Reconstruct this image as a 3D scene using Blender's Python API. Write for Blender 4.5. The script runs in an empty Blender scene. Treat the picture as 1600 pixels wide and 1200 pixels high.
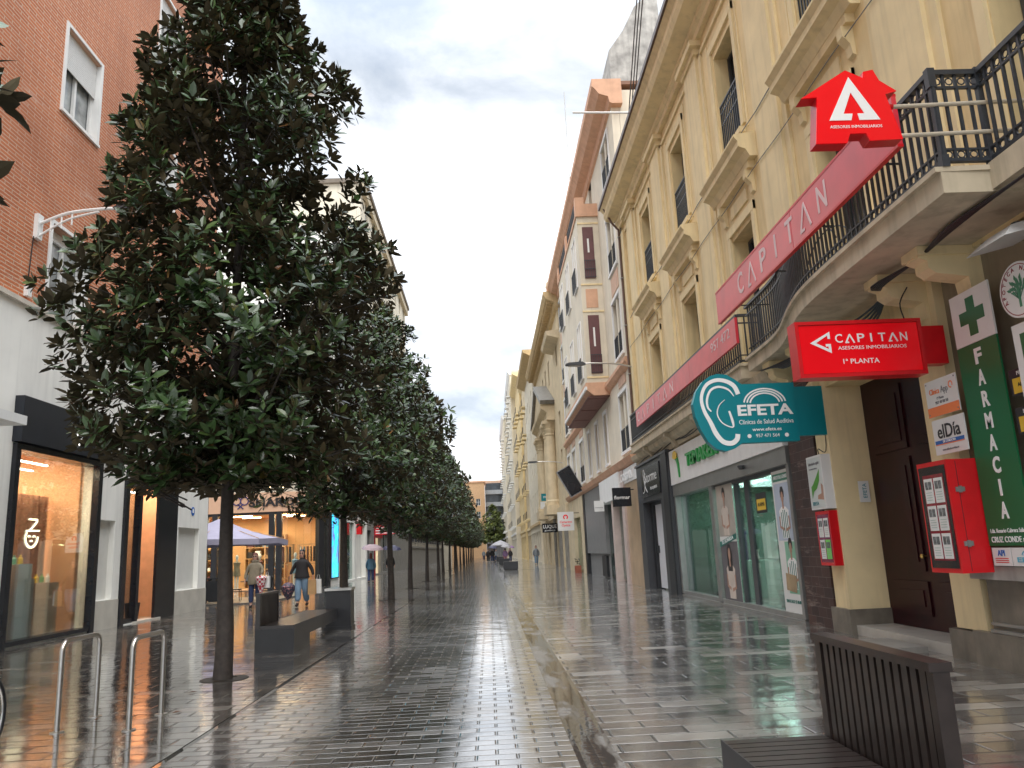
import bpy, bmesh, math, random
import numpy as np
from mathutils import Vector, Matrix, noise
R = math.radians
random.seed(7)
S = bpy.context.scene
COL = S.collection

# ------------------------------------------------------------------ camera
F_PX = 1225.0 / 1600.0
roll, pitch, yaw = R(2.6), R(11.95), R(2.15)
fw = Vector((math.sin(yaw)*math.cos(pitch), math.cos(yaw)*math.cos(pitch), math.sin(pitch)))
r0 = Vector((math.cos(yaw), -math.sin(yaw), 0)); u0 = r0.cross(fw)
rt = r0*math.cos(roll) - u0*math.sin(roll)
up = r0*math.sin(roll) + u0*math.cos(roll)
cam = bpy.data.cameras.new('camera'); co = bpy.data.objects.new('camera', cam); COL.objects.link(co)
m = Matrix((rt, up, -fw)).transposed().to_4x4(); m.translation = Vector((0, 0, 1.45)); co.matrix_world = m
cam.sensor_width = 36; cam.lens = 36*F_PX; cam.clip_end = 2000; cam.clip_start = .05
S.camera = co

# ------------------------------------------------------------------ sky, sun, exposure
S.view_settings.view_transform = 'Standard'; S.view_settings.look = 'None'
S.view_settings.exposure = 1.0; S.view_settings.gamma = 1
SUN_EL, SUN_AZ = R(56), R(172)          # azimuth clockwise from +Y
w = bpy.data.worlds.new('World'); S.world = w; w.use_nodes = True
nt = w.node_tree; nt.nodes.clear()
def N(t, **k):
    n = nt.nodes.new(t)
    for a, b in k.items(): setattr(n, a, b)
    return n
out = N('ShaderNodeOutputWorld'); bg = N('ShaderNodeBackground'); bg.inputs[1].default_value = .1
sky = N('ShaderNodeTexSky', sky_type='NISHITA', sun_disc=False, sun_elevation=SUN_EL, sun_rotation=SUN_AZ)
tc = N('ShaderNodeTexCoord'); sep = N('ShaderNodeSeparateXYZ')
mp = N('ShaderNodeMapping'); mp.inputs['Scale'].default_value = (1.0, 1.0, 1.7); mp.inputs['Location'].default_value = (.2, 2.4, 1.2)
n1 = N('ShaderNodeTexNoise'); n1.inputs['Scale'].default_value = 3.1; n1.inputs['Detail'].default_value = 9; n1.inputs['Roughness'].default_value = .56; n1.inputs['Distortion'].default_value = .3
cr = N('ShaderNodeValToRGB'); e = cr.color_ramp.elements
e[0].position = .38; e[0].color = (3.0, 3.4, 4.0, 1); e[1].position = .66; e[1].color = (13, 13.1, 13.2, 1)
k_ = cr.color_ramp.elements.new(.46); k_.color = (4.0, 4.35, 4.8, 1); k2_ = cr.color_ramp.elements.new(.56); k2_.color = (6.2, 6.4, 6.7, 1)
# an overcast sky is about three times brighter overhead than at the horizon
mr = N('ShaderNodeMapRange'); mr.inputs['From Min'].default_value = .55; mr.inputs['From Max'].default_value = .95
mr.inputs['To Min'].default_value = 1.0; mr.inputs['To Max'].default_value = 3.4
vm = N('ShaderNodeVectorMath', operation='SCALE')
mx = N('ShaderNodeMix', data_type='RGBA'); mx.inputs['Factor'].default_value = .88
L = nt.links.new
L(tc.outputs['Generated'], mp.inputs[0]); L(mp.outputs[0], n1.inputs['Vector']); L(n1.outputs['Fac'], cr.inputs[0])
L(tc.outputs['Generated'], sep.inputs[0]); L(sep.outputs['Z'], mr.inputs['Value'])
L(cr.outputs[0], vm.inputs[0]); L(mr.outputs[0], vm.inputs['Scale'])
L(sky.outputs[0], mx.inputs['A']); L(vm.outputs[0], mx.inputs['B']); L(mx.outputs['Result'], bg.inputs[0]); L(bg.outputs[0], out.inputs[0])
sl = bpy.data.lights.new('sun', 'SUN'); sl.energy = 1.5; sl.angle = R(60); sl.color = (1, .96, .9)
so = bpy.data.objects.new('sun', sl); COL.objects.link(so)
sd = Vector((math.sin(SUN_AZ)*math.cos(SUN_EL), math.cos(SUN_AZ)*math.cos(SUN_EL), math.sin(SUN_EL)))
so.rotation_euler = sd.to_track_quat('Z', 'Y').to_euler(); so.location = (0, -5, 40)

# ------------------------------------------------------------------ materials
MATS = {}
class NT:
    def __init__(s, name):
        s.m = bpy.data.materials.new(name); s.m.use_nodes = True; s.t = s.m.node_tree; s.t.nodes.clear()
        s.out = s.n('ShaderNodeOutputMaterial'); s.p = s.n('ShaderNodeBsdfPrincipled'); s.l(s.p.outputs[0], s.out.inputs[0])
    def n(s, t, **k):
        x = s.t.nodes.new(t)
        for a, b in k.items(): setattr(x, a, b)
        return x
    def l(s, a, b): s.t.links.new(a, b)
    def pos(s, sc=(1, 1, 1)):
        g = s.n('ShaderNodeNewGeometry'); mp = s.n('ShaderNodeMapping'); mp.inputs['Scale'].default_value = sc
        s.l(g.outputs['Position'], mp.inputs[0]); return mp.outputs[0]
    def noise(s, sc, v=None, det=4, rough=.55):
        x = s.n('ShaderNodeTexNoise'); x.inputs['Scale'].default_value = sc; x.inputs['Detail'].default_value = det; x.inputs['Roughness'].default_value = rough
        s.l(v if v is not None else s.pos(), x.inputs['Vector']); return x.outputs['Fac']
    def ramp(s, f, stops):
        x = s.n('ShaderNodeValToRGB'); el = x.color_ramp.elements
        while len(el) < len(stops): el.new(.5)
        for e_, (p, c) in zip(el, stops): e_.position = p; e_.color = (*c, 1) if len(c) == 3 else c
        s.l(f, x.inputs[0]); return x.outputs[0]
    def rng(s, f, a, b, c, d):
        x = s.n('ShaderNodeMapRange'); 
        for i, v in zip(('From Min', 'From Max', 'To Min', 'To Max'), (a, b, c, d)): x.inputs[i].default_value = v
        s.l(f, x.inputs['Value']); return x.outputs[0]
    def math(s, op, a, b=None):
        x = s.n('ShaderNodeMath', operation=op)
        for i, v in ((0, a), (1, b)):
            if v is None: continue
            if isinstance(v, (int, float)): x.inputs[i].default_value = v
            else: s.l(v, x.inputs[i])
        return x.outputs[0]
    def mix(s, f, a, b, mode='MIX'):
        x = s.n('ShaderNodeMix', data_type='RGBA', blend_type=mode)
        if isinstance(f, (int, float)): x.inputs['Factor'].default_value = f
        else: s.l(f, x.inputs['Factor'])
        for i, v in (('A', a), ('B', b)):
            if isinstance(v, tuple): x.inputs[i].default_value = (*v[:3], 1)
            else: s.l(v, x.inputs[i])
        return x.outputs['Result']
    def bump(s, h, st=.3, d=.01, nrm=None):
        x = s.n('ShaderNodeBump'); x.inputs['Strength'].default_value = st; x.inputs['Distance'].default_value = d
        s.l(h, x.inputs['Height'])
        if nrm is not None: s.l(nrm, x.inputs['Normal'])
        return x.outputs[0]

def mat(name, c, rough=.6, metal=0, var=.12, sc=3., bump=0, bsc=40., streak=0, spec=.5, emit=0, coat=0):
    if name in MATS: return MATS[name]
    a = NT(name); p = a.p
    f = a.noise(sc)
    lo = tuple(max(0, x*(1-var)) for x in c); hi = tuple(min(1, x*(1+var)) for x in c)
    col = a.ramp(f, [(.3, lo), (.7, hi)])
    if streak:
        f2 = a.noise(1.0, a.pos((5, 5, .35)), 5)
        col = a.mix(a.rng(f2, .48, .75, 0, streak), col, tuple(x*.42 for x in c))
    a.l(col, p.inputs['Base Color'])
    p.inputs['Roughness'].default_value = rough; p.inputs['Metallic'].default_value = metal; p.inputs['Specular IOR Level'].default_value = spec
    if coat: p.inputs['Coat Weight'].default_value = coat; p.inputs['Coat Roughness'].default_value = .1
    if emit: a.l(col, p.inputs['Emission Color']); p.inputs['Emission Strength'].default_value = emit
    if bump: a.l(a.bump(a.noise(bsc), bump, .01), p.inputs['Normal'])
    MATS[name] = a.m; return a.m

def paving(name, bw, rh, stops, mortar, off=.5, speck=.25, rough=(.05, .22), wet=.5, ang=0, lvl=.006, tilt=.02, ms=.014):
    a = NT(name); p = a.p
    g = a.n('ShaderNodeNewGeometry'); mp = a.n('ShaderNodeMapping'); mp.inputs['Rotation'].default_value = (0, 0, ang)
    a.l(g.outputs['Position'], mp.inputs[0]); v = mp.outputs[0]
    b = a.n('ShaderNodeTexBrick'); b.offset = off; b.inputs['Scale'].default_value = 1
    b.inputs['Color1'].default_value = (0, 0, 0, 1); b.inputs['Color2'].default_value = (1, 1, 1, 1); b.inputs['Mortar'].default_value = (.5, .5, .5, 1)
    b.inputs['Mortar Size'].default_value = ms; b.inputs['Mortar Smooth'].default_value = .75; b.inputs['Brick Width'].default_value = bw; b.inputs['Row Height'].default_value = rh
    a.l(v, b.inputs['Vector'])
    rnd = b.outputs['Color']; fac = b.outputs['Fac']
    col = a.ramp(rnd, stops)
    sp = a.noise(130, v, 3, .8); col = a.mix(a.rng(sp, .35, .65, 0, speck), col, tuple(min(1, x*2.1) for x in stops[len(stops)//2][1]))
    wm = a.noise(.8, v, 3); col = a.mix(a.rng(wm, .42, .66, 0, .45), col, (.15, .115, .085), 'MIX')
    st = a.noise(1.1, v, 4); col = a.mix(a.rng(st, .4, .62, 0, .6), col, tuple(x*.5 for x in stops[0][1]))
    col = a.mix(fac, col, mortar); a.l(col, p.inputs['Base Color'])
    pud = a.rng(a.noise(.55, v, 5, .6), .5-.12, .5+.12, 0, 1)         # standing water in the low places
    r_ = a.ramp(rnd, [(0, (rough[0],)*3), (.55, (rough[0]*1.8,)*3), (.8, (rough[1],)*3), (1, (rough[1]*1.5,)*3)])
    r_ = a.math('ADD', r_, a.math('MULTIPLY', a.noise(9, v, 4), (rough[1]-rough[0])*.7))
    r_ = a.math('MULTIPLY', r_, a.math('SUBTRACT', 1.0, a.math('MULTIPLY', pud, wet)))
    a.l(r_, p.inputs['Roughness'])
    p.inputs['IOR'].default_value = 1.9; p.inputs['Specular IOR Level'].default_value = .6; p.inputs['Coat Weight'].default_value = .9; p.inputs['Coat IOR'].default_value = 1.75; p.inputs['Coat Roughness'].default_value = .08; a.l(p.inputs['Normal'].links[0].from_socket, p.inputs['Coat Normal']) if p.inputs['Normal'].links else None
    h = a.math('SUBTRACT', a.math('MULTIPLY', rnd, .35), a.math('MULTIPLY', fac, 1.0))
    n_ = a.bump(h, 1.0, lvl*1.6)
    n_ = a.bump(a.noise(60, v, 3), .12, .004, n_)
    n_ = a.bump(a.noise(1.6, v, 2), .5, tilt, n_)
    mixn = a.n('ShaderNodeMix', data_type='VECTOR'); a.l(a.math('MULTIPLY', pud, wet*.5), mixn.inputs['Factor']); a.l(n_, mixn.inputs[4])
    a.l(g.outputs['Normal'], mixn.inputs[5]); a.l(mixn.outputs[1], p.inputs['Normal']); a.l(mixn.outputs[1], p.inputs['Coat Normal'])
    return a.m
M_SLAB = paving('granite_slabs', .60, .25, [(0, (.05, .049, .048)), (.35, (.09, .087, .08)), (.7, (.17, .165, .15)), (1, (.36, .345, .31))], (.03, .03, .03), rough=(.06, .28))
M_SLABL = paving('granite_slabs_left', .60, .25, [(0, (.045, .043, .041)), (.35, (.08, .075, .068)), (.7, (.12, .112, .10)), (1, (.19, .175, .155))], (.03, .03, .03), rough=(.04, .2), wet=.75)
M_SETT = paving('small_setts', .30, .15, [(0, (.045, .043, .042)), (.5, (.08, .076, .07)), (1, (.13, .122, .11))], (.025, .025, .025), rough=(.08, .3), wet=.4, lvl=.005, speck=.18)
def gutter_mat():
    a = NT('gutter_stone_under_water'); p = a.p
    v = a.pos(); pud = a.rng(a.noise(1.3, a.pos((2.0, .5, 1)), 5, .65), .41, .50, 0, 1)
    col = a.mix(pud, a.ramp(a.noise(14, v), [(.3, (.11, .108, .104)), (.7, (.20, .195, .185))]), (.05, .048, .043))
    a.l(col, p.inputs['Base Color']); a.l(a.rng(pud, 0, 1, .22, .015), p.inputs['Roughness']); p.inputs['IOR'].default_value = 1.7
    g = a.n('ShaderNodeNewGeometry'); mixn = a.n('ShaderNodeMix', data_type='VECTOR'); a.l(pud, mixn.inputs['Factor'])
    a.l(a.bump(a.noise(50, v), .35, .006), mixn.inputs[4]); a.l(a.bump(a.noise(9, v, 3), .12, .006), mixn.inputs[5]); a.l(mixn.outputs[1], p.inputs['Normal'])
    return a.m
M_GUT = gutter_mat()

def brick_mat(name, c1, c2, mort, bw=.52, rh=.085, axis='y', ms=.016):
    a = NT(name); p = a.p
    g = a.n('ShaderNodeNewGeometry'); s = a.n('ShaderNodeSeparateXYZ'); c = a.n('ShaderNodeCombineXYZ'); a.l(g.outputs['Position'], s.inputs[0])
    a.l(a.math('ADD', s.outputs['Y'], s.outputs['X']), c.inputs[0]); a.l(s.outputs['Z'], c.inputs[1])
    b = a.n('ShaderNodeTexBrick'); b.inputs['Scale'].default_value = 1; b.inputs['Mortar Size'].default_value = ms; b.inputs['Mortar Smooth'].default_value = .2
    b.inputs['Brick Width'].default_value = bw; b.inputs['Row Height'].default_value = rh; b.inputs['Bias'].default_value = -.1
    b.inputs['Color1'].default_value = (*c1, 1); b.inputs['Color2'].default_value = (*c2, 1); b.inputs['Mortar'].default_value = (*mort, 1)
    a.l(c.outputs[0], b.inputs['Vector'])
    f = a.noise(.35, a.pos((1, 1, .6)), 5); col = a.mix(a.rng(f, .42, .68, 0, .55), b.outputs['Color'], tuple(x*.45 for x in c1))
    f3 = a.noise(1.7, a.pos((1, .5, 3)), 6, .7); col = a.mix(a.rng(f3, .58, .78, 0, .5), col, (.62, .50, .42))
    a.l(col, p.inputs['Base Color']); p.inputs['Roughness'].default_value = .75
    a.l(a.bump(a.math('SUBTRACT', 1.0, b.outputs['Fac']), .6, .012), p.inputs['Normal'])
    return a.m
M_BRICK = brick_mat('orange_brick', (.56, .17, .06), (.44, .12, .04), (.60, .38, .26))
M_TILEDK = brick_mat('worn_brown_tile', (.055, .032, .028), (.10, .05, .038), (.16, .13, .11), bw=.30, rh=.16, ms=.004)
M_STONE = brick_mat('old_stone_blocks', (.40, .36, .29), (.33, .30, .25), (.2, .18, .15), bw=.9, rh=.4)

def leaf_mat(name, green, under, rough=.3):
    a = NT(name); p = a.p
    g = a.n('ShaderNodeNewGeometry')
    rnd = g.outputs['Random Per Island']
    col = a.ramp(rnd, [(0, tuple(x*.55 for x in green)), (.6, green), (.9, tuple(min(1, x*1.7) for x in green)), (.985, (green[0]*2.2, green[1]*1.6, green[2])), (1, (.22, .09, .03))])
    un = a.ramp(rnd, [(0, tuple(x*.6 for x in under)), (1, tuple(x*1.5 for x in under))])
    col = a.mix(g.outputs['Backfacing'], col, un); a.l(col, p.inputs['Base Color'])
    a.l(a.rng(g.outputs['Backfacing'], 0, 1, rough, .75), p.inputs['Roughness']); p.inputs['Specular IOR Level'].default_value = .55
    return a.m
M_LEAF = leaf_mat('magnolia_leaf', (.033, .064, .021), (.060, .046, .020))
M_LEAF2 = leaf_mat('light_leaf', (.10, .13, .03), (.09, .11, .03), .6)

def glass_mat(name, tint=(.9, .95, .93), refl=.12, rough=.0):
    a = NT(name); a.t.nodes.remove(a.p)
    tr = a.n('ShaderNodeBsdfTransparent'); tr.inputs[0].default_value = (*tint, 1)
    gl = a.n('ShaderNodeBsdfGlossy'); gl.inputs['Roughness'].default_value = rough; gl.inputs[0].default_value = (.95, .97, 1, 1)
    lw = a.n('ShaderNodeLayerWeight'); lw.inputs[0].default_value = .25
    mx_ = a.n('ShaderNodeMixShader'); a.l(a.math('ADD', a.math('MULTIPLY', lw.outputs['Fresnel'], .62), refl*.3), mx_.inputs[0])
    a.l(tr.outputs[0], mx_.inputs[1]); a.l(gl.outputs[0], mx_.inputs[2]); a.l(mx_.outputs[0], a.out.inputs[0]); return a.m
M_GLASS = glass_mat('shop_glass', refl=.08); M_GLASSG = glass_mat('greenish_shop_glass', (.72, .86, .80), .5)
def emis(name, c, s):
    a = NT(name); a.p.inputs['Base Color'].default_value = (*c, 1); a.p.inputs['Emission Color'].default_value = (*c, 1); a.p.inputs['Emission Strength'].default_value = s
    return a.m
M_LAMPW = emis('warm_lamp', (1, .72, .42), 9); M_LAMPN = emis('white_lamp', (1, .93, .82), 8); M_NEON = emis('neon_line', (1, .86, .60), 3.0)
M_LOGO = emis('lit_logo', (1, .97, .92), 1.1)

cream = mat('cream_render', (.74, .575, .305), .8, var=.12, sc=1.2, streak=.38, bump=.08)
creamlt = mat('cream_trim', (.77, .63, .37), .8, var=.08, sc=1.6, streak=.32)
cream2 = mat('pale_cream_render', (.66, .60, .48), .8, var=.08, sc=1.2, streak=.22)
cream3 = mat('yellow_stone', (.62, .51, .34), .8, var=.12, sc=1.5, streak=.25)
white_r = mat('white_render', (.80, .79, .74), .75, var=.07, sc=.9, streak=.22, bump=.05)
white_t = mat('white_trim', (.76, .76, .74), .6, var=.04, streak=.12)
orange_t = mat('salmon_trim', (.62, .37, .24), .8, var=.1, streak=.2)
pink_r = mat('pink_render', (.60, .40, .29), .8, var=.08, streak=.2)
maroon = mat('maroon_soffit', (.17, .075, .065), .6, var=.15)
maroonw = mat('maroon_shutter', (.12, .045, .045), .5, var=.15)
black_p = mat('black_panel', (.012, .013, .017), .25, var=.1)
blackm = mat('black_metal', (.018, .019, .022), .45, var=.2)
iron = mat('painted_iron', (.035, .04, .047), .42, var=.25, sc=12)
greydk = mat('dark_grey_panel', (.055, .058, .065), .35, var=.1)
greym = mat('grey_metal', (.32, .32, .31), .35, .6, var=.1)
steel = mat('brushed_steel', (.55, .53, .50), .28, 1, var=.08, sc=30)
greyst = mat('grey_stone', (.22, .21, .19), .5, var=.2, sc=2.5, streak=.35, bump=.1)
plinth = mat('wet_plinth_stone', (.17, .15, .12), .4, var=.3, sc=3, streak=.5)
conc = mat('stained_slab', (.54, .46, .33), .8, var=.15, sc=2.5, streak=.55)
red_s = mat('red_sign_face', (.72, .002, .008), .22, var=.02, emit=.12)
red_d = mat('red_sheet_metal', (.62, .01, .015), .3, var=.08, sc=6)
red_b = mat('faded_red_banner', (.66, .035, .055), .28, var=.12, sc=2, spec=.8)
pinkw = mat('banner_letters', (.74, .55, .55), .5, var=.05)
teal = mat('teal_sign', (.0, .21, .25), .4, var=.02)
white_s = mat('white_letters', (.85, .85, .84), .45, var=.01)
green_s = mat('green_sign', (.005, .13, .045), .4, var=.02)
grey_txt = mat('grey_print', (.22, .22, .23), .5, var=.02)
blue_s = mat('blue_print', (.02, .12, .42), .5, var=.02)
orange_s = mat('orange_print', (.85, .22, .06), .5, var=.02)
yellow_s = mat('yellow_print', (.75, .5, .04), .5, var=.02)
paper = mat('white_board', (.74, .74, .72), .4, var=.04)
dred = mat('dark_red_wood', (.024, .0025, .005), .35, var=.25, sc=4, spec=.3)
brass = mat('brass', (.6, .42, .14), .3, 1)
bark = mat('magnolia_bark', (.045, .036, .031), .7, var=.3, sc=14, bump=.4, bsc=30)
benchb = mat('dark_bench_wood', (.024, .017, .015), .33, var=.3, sc=9, coat=.25)
benchm = mat('bench_steel_plate', (.035, .036, .04), .35, var=.15)
greenl = mat('leaf_picture_green', (.07, .30, .03), .5)
skin = mat('skin', (.52, .30, .22), .5)
parasol = mat('lilac_canvas', (.34, .32, .42), .7, var=.06)
warmwall = mat('warm_shop_wall', (.66, .36, .20), .7, var=.05)
warmfl = mat('shop_floor', (.38, .25, .16), .4)
wood = mat('light_wood', (.45, .27, .13), .5, var=.2, sc=8)
curtain = mat('brown_curtain', (.36, .17, .11), .8, var=.2, sc=8)
pane = mat('dark_window_pane', (.035, .042, .05), .06, var=.5, sc=1.1, spec=.7)
panel_in = mat('curtained_window_pane', (.30, .32, .32), .12, var=.5, sc=2.0, spec=.7)
shutter = mat('white_roller_blind', (.64, .64, .62), .6, var=.03)
denim = mat('dark_denim', (.03, .045, .11), .8); denlt = mat('light_denim', (.17, .26, .36), .8)
coatb = mat('beige_coat', (.22, .185, .13), .8, var=.15, sc=8); coatk = mat('black_coat', (.016, .014, .016), .7)
hairr = mat('auburn_hair', (.12, .03, .018), .6); hairk = mat('black_hair', (.012, .008, .01), .4)
kraft = mat('kraft_paper', (.46, .28, .13), .8)
stain_w = mat('stained_party_wall', (.40, .39, .36), .85, var=.35, sc=2.2, streak=.6, bump=.3, bsc=6)

# ------------------------------------------------------------------ mesh helpers
class MB:
    def __init__(s): s.v, s.f, s.m, s.pr = [], [], [], []
    def clusters(s, tol=.012):                  # pieces that touch each other stay together
        bb = []
        for (v0, v1, f0, f1) in s.pr: a = np.array([tuple(v) for v in s.v[v0:v1]]); bb.append((a.min(0)-tol, a.max(0)+tol))
        par = list(range(len(bb)))
        def fi(i):
            while par[i] != i: i = par[i]
            return i
        for i in range(len(bb)):
            for j in range(i):
                if (bb[i][0] <= bb[j][1]).all() and (bb[j][0] <= bb[i][1]).all(): par[fi(i)] = fi(j)
        g_ = {}
        for i in range(len(bb)): g_.setdefault(fi(i), []).append(i)
        if len(g_) < 2 or len(g_) > 60: return [s]
        out_ = []
        for ids in g_.values():
            q = MB()
            for i in ids: v0, v1, f0, f1 = s.pr[i]; q.add(s.v[v0:v1], [tuple(k-v0 for k in f) for f in s.f[f0:f1]], s.m[f0] if f1 > f0 else 0)
            out_.append(q)
        return out_
    def add(s, vs, fs, mi=0):
        vs = list(vs); s.pr.append((len(s.v), len(s.v)+len(vs), len(s.f), len(s.f)+len(fs)))
        o = len(s.v); s.v += [tuple(x) for x in vs]; s.f += [tuple(i+o for i in f) for f in fs]; s.m += [mi]*len(fs); return s
    def box(s, x0, x1, y0, y1, z0, z1, mi=0):
        if x0 > x1: x0, x1 = x1, x0
        if y0 > y1: y0, y1 = y1, y0
        if z0 > z1: z0, z1 = z1, z0
        return s.add([(x0, y0, z0), (x1, y0, z0), (x1, y1, z0), (x0, y1, z0), (x0, y0, z1), (x1, y0, z1), (x1, y1, z1), (x0, y1, z1)],
                     [(3, 2, 1, 0), (4, 5, 6, 7), (0, 1, 5, 4), (1, 2, 6, 5), (2, 3, 7, 6), (3, 0, 4, 7)], mi)
    def prism(s, pts, fn, a, b, mi=0):        # pts 2d, fn(p,t)->3d
        n = len(pts); vs = [fn(p, a) for p in pts] + [fn(p, b) for p in pts]
        fs = [tuple(range(n))[::-1], tuple(range(n, 2*n))] + [(i, (i+1) % n, n+(i+1) % n, n+i) for i in range(n)]
        return s.add(vs, fs, mi)
    def tube(s, pts, r, n=8, mi=0, caps=True):
        pts = [Vector(p) for p in pts]; rs = r if isinstance(r, (list, tuple)) else [r]*len(pts); vs, fs = [], []
        ref = None
        for i, p in enumerate(pts):
            d = (pts[min(i+1, len(pts)-1)]-pts[max(i-1, 0)]).normalized()
            if ref is None or abs(d.dot(ref)) > .95: ref = Vector((0, 0, 1)) if abs(d.z) < .9 else Vector((1, 0, 0))
            a = d.cross(ref).normalized(); b = a.cross(d)
            for k in range(n):
                t = 2*math.pi*k/n; vs.append(p+(a*math.cos(t)+b*math.sin(t))*rs[i])
        for i in range(len(pts)-1):
            for k in range(n):
                k2 = (k+1) % n; fs.append((i*n+k, i*n+k2, (i+1)*n+k2, (i+1)*n+k))
        if caps: fs += [tuple(range(n)), tuple(range((len(pts)-1)*n, len(pts)*n))[::-1]]
        return s.add(vs, fs, mi)
    def lathe(s, prof, c=(0, 0, 0), n=16, mi=0):
        vs, fs = [], []
        for (r_, z) in prof:
            for k in range(n):
                t = 2*math.pi*k/n; vs.append((c[0]+r_*math.cos(t), c[1]+r_*math.sin(t), c[2]+z))
        for i in range(len(prof)-1):
            for k in range(n):
                k2 = (k+1) % n; fs.append((i*n+k, i*n+k2, (i+1)*n+k2, (i+1)*n+k))
        return s.add(vs, fs, mi)
    def ribbon(s, pts, wd, fn, d0, d1, mi=0):      # flat stroke along 2d points
        P = [Vector(p) for p in pts]; W = list(np.interp(np.linspace(0, 1, len(P)), np.linspace(0, 1, len(wd)), wd)) if isinstance(wd, (list, tuple)) else [wd]*len(P); l_, r_ = [], []
        for i, p in enumerate(P):
            d = (P[min(i+1, len(P)-1)]-P[max(i-1, 0)]).normalized(); nn = Vector((-d.y, d.x))*W[i]/2
            l_.append(p+nn); r_.append(p-nn)
        for i in range(len(P)-1): s.prism([tuple(r_[i]), tuple(r_[i+1]), tuple(l_[i+1]), tuple(l_[i])], fn, d0, d1, mi)
        return s
def smoothpts(pts, k=6):
    P = [Vector(p) for p in pts]; out_ = []
    for i in range(len(P)-1):
        a, b, c, d = P[max(i-1, 0)], P[i], P[i+1], P[min(i+2, len(P)-1)]
        for j in range(k):
            t = j/k; out_.append(.5*((2*b)+(c-a)*t+(2*a-5*b+4*c-d)*t*t+(3*b-a-3*c+d)*t**3))
    return out_+[P[-1]]

def root_of(o):
    while o.parent: o = o.parent
    return o
def mesh_of(name, mb, mats, smooth=False):
    me = bpy.data.meshes.new(name); me.from_pydata([tuple(v) for v in mb.v], [], mb.f)
    for m_ in (mats if isinstance(mats, (list, tuple)) else [mats]): me.materials.append(m_)
    me.polygons.foreach_set('material_index', mb.m)
    bm = bmesh.new(); bm.from_mesh(me); bmesh.ops.recalc_face_normals(bm, faces=bm.faces) if not getattr(mb, 'keep', False) else None
    bm.to_mesh(me); bm.free()
    if smooth:
        me.polygons.foreach_set('use_smooth', [True]*len(me.polygons)); me.set_sharp_from_angle(angle=R(38))
    me.update(); return me
def obj(name, mb, mats, parent=None, local=False, smooth=False, loc=None):
    """parent given and local False: vertices are world coordinates, the parent's root is an unrotated empty"""
    if parent is not None and not local:
        L0 = root_of(parent).location
        mb.v = [(v[0]-L0.x, v[1]-L0.y, v[2]-L0.z) for v in mb.v]
    if parent is None and loc is None:
        a = np.array([tuple(v) for v in mb.v]); c = (a.min(0)+a.max(0))/2; c[2] = a[:, 2].min()
        mb.v = [tuple(x) for x in (a-c)]; loc = tuple(c)
    me = mesh_of(name, mb, mats, smooth)
    o = bpy.data.objects.new(name, me); COL.objects.link(o)
    if parent is not None: o.parent = parent
    if loc is not None: o.location = loc
    return o
def tag(o, label=None, cat=None, group=None, kind=None):
    if label: o['label'] = label
    if cat: o['category'] = cat
    if group: o['group'] = group
    if kind: o['kind'] = kind
    return o
def thing(name, label, cat, loc=(0, 0, 0), rz=0, group=None):
    o = bpy.data.objects.new(name, None); COL.objects.link(o); o.location = loc; o.rotation_euler = (0, 0, rz); o.empty_display_size = .3
    return tag(o, label, cat, group)
def copy_tree(o, parent=None):
    c = o.copy(); COL.objects.link(c)
    if parent is not None: c.parent = parent
    for ch in list(o.children): copy_tree(ch, c)
    return c
def struct(name, mb, m_): return tag(obj(name, mb, m_), kind='structure')

class Pl:                                    # a plane to lay signs out on: origin, x direction, y direction
    def __init__(s, o, xd, yd=(0, 0, 1)):
        s.o, s.x, s.y = Vector(o), Vector(xd).normalized(), Vector(yd).normalized(); s.n = s.x.cross(s.y)
    def fn(s, p, d=0): return s.o+s.x*p[0]+s.y*p[1]+s.n*d
    def poly(s, mb, pts, d0, d1, mi=0): return mb.prism(pts, s.fn, d0, d1, mi)
    def rect(s, mb, x0, x1, y0, y1, d0, d1, mi=0): return mb.prism([(x0, y0), (x1, y0), (x1, y1), (x0, y1)], s.fn, d0, d1, mi)
    def disc(s, mb, c, r_, d0, d1, mi=0, n=20): return mb.prism([(c[0]+r_*math.cos(2*math.pi*k/n), c[1]+r_*math.sin(2*math.pi*k/n)) for k in range(n)], s.fn, d0, d1, mi)
    def stroke(s, mb, pts, w_, d0, d1, mi=0, sm=0): return mb.ribbon(smoothpts(pts, sm) if sm else pts, w_, s.fn, d0, d1, mi)
    def arc(s, mb, c, r_, a0, a1, w_, d0, d1, mi=0, n=16, ry=None):
        ry = ry or r_; return s.stroke(mb, [(c[0]+r_*math.cos(R(a0+(a1-a0)*k/n)), c[1]+ry*math.sin(R(a0+(a1-a0)*k/n))) for k in range(n+1)], w_, d0, d1, mi)
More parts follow.
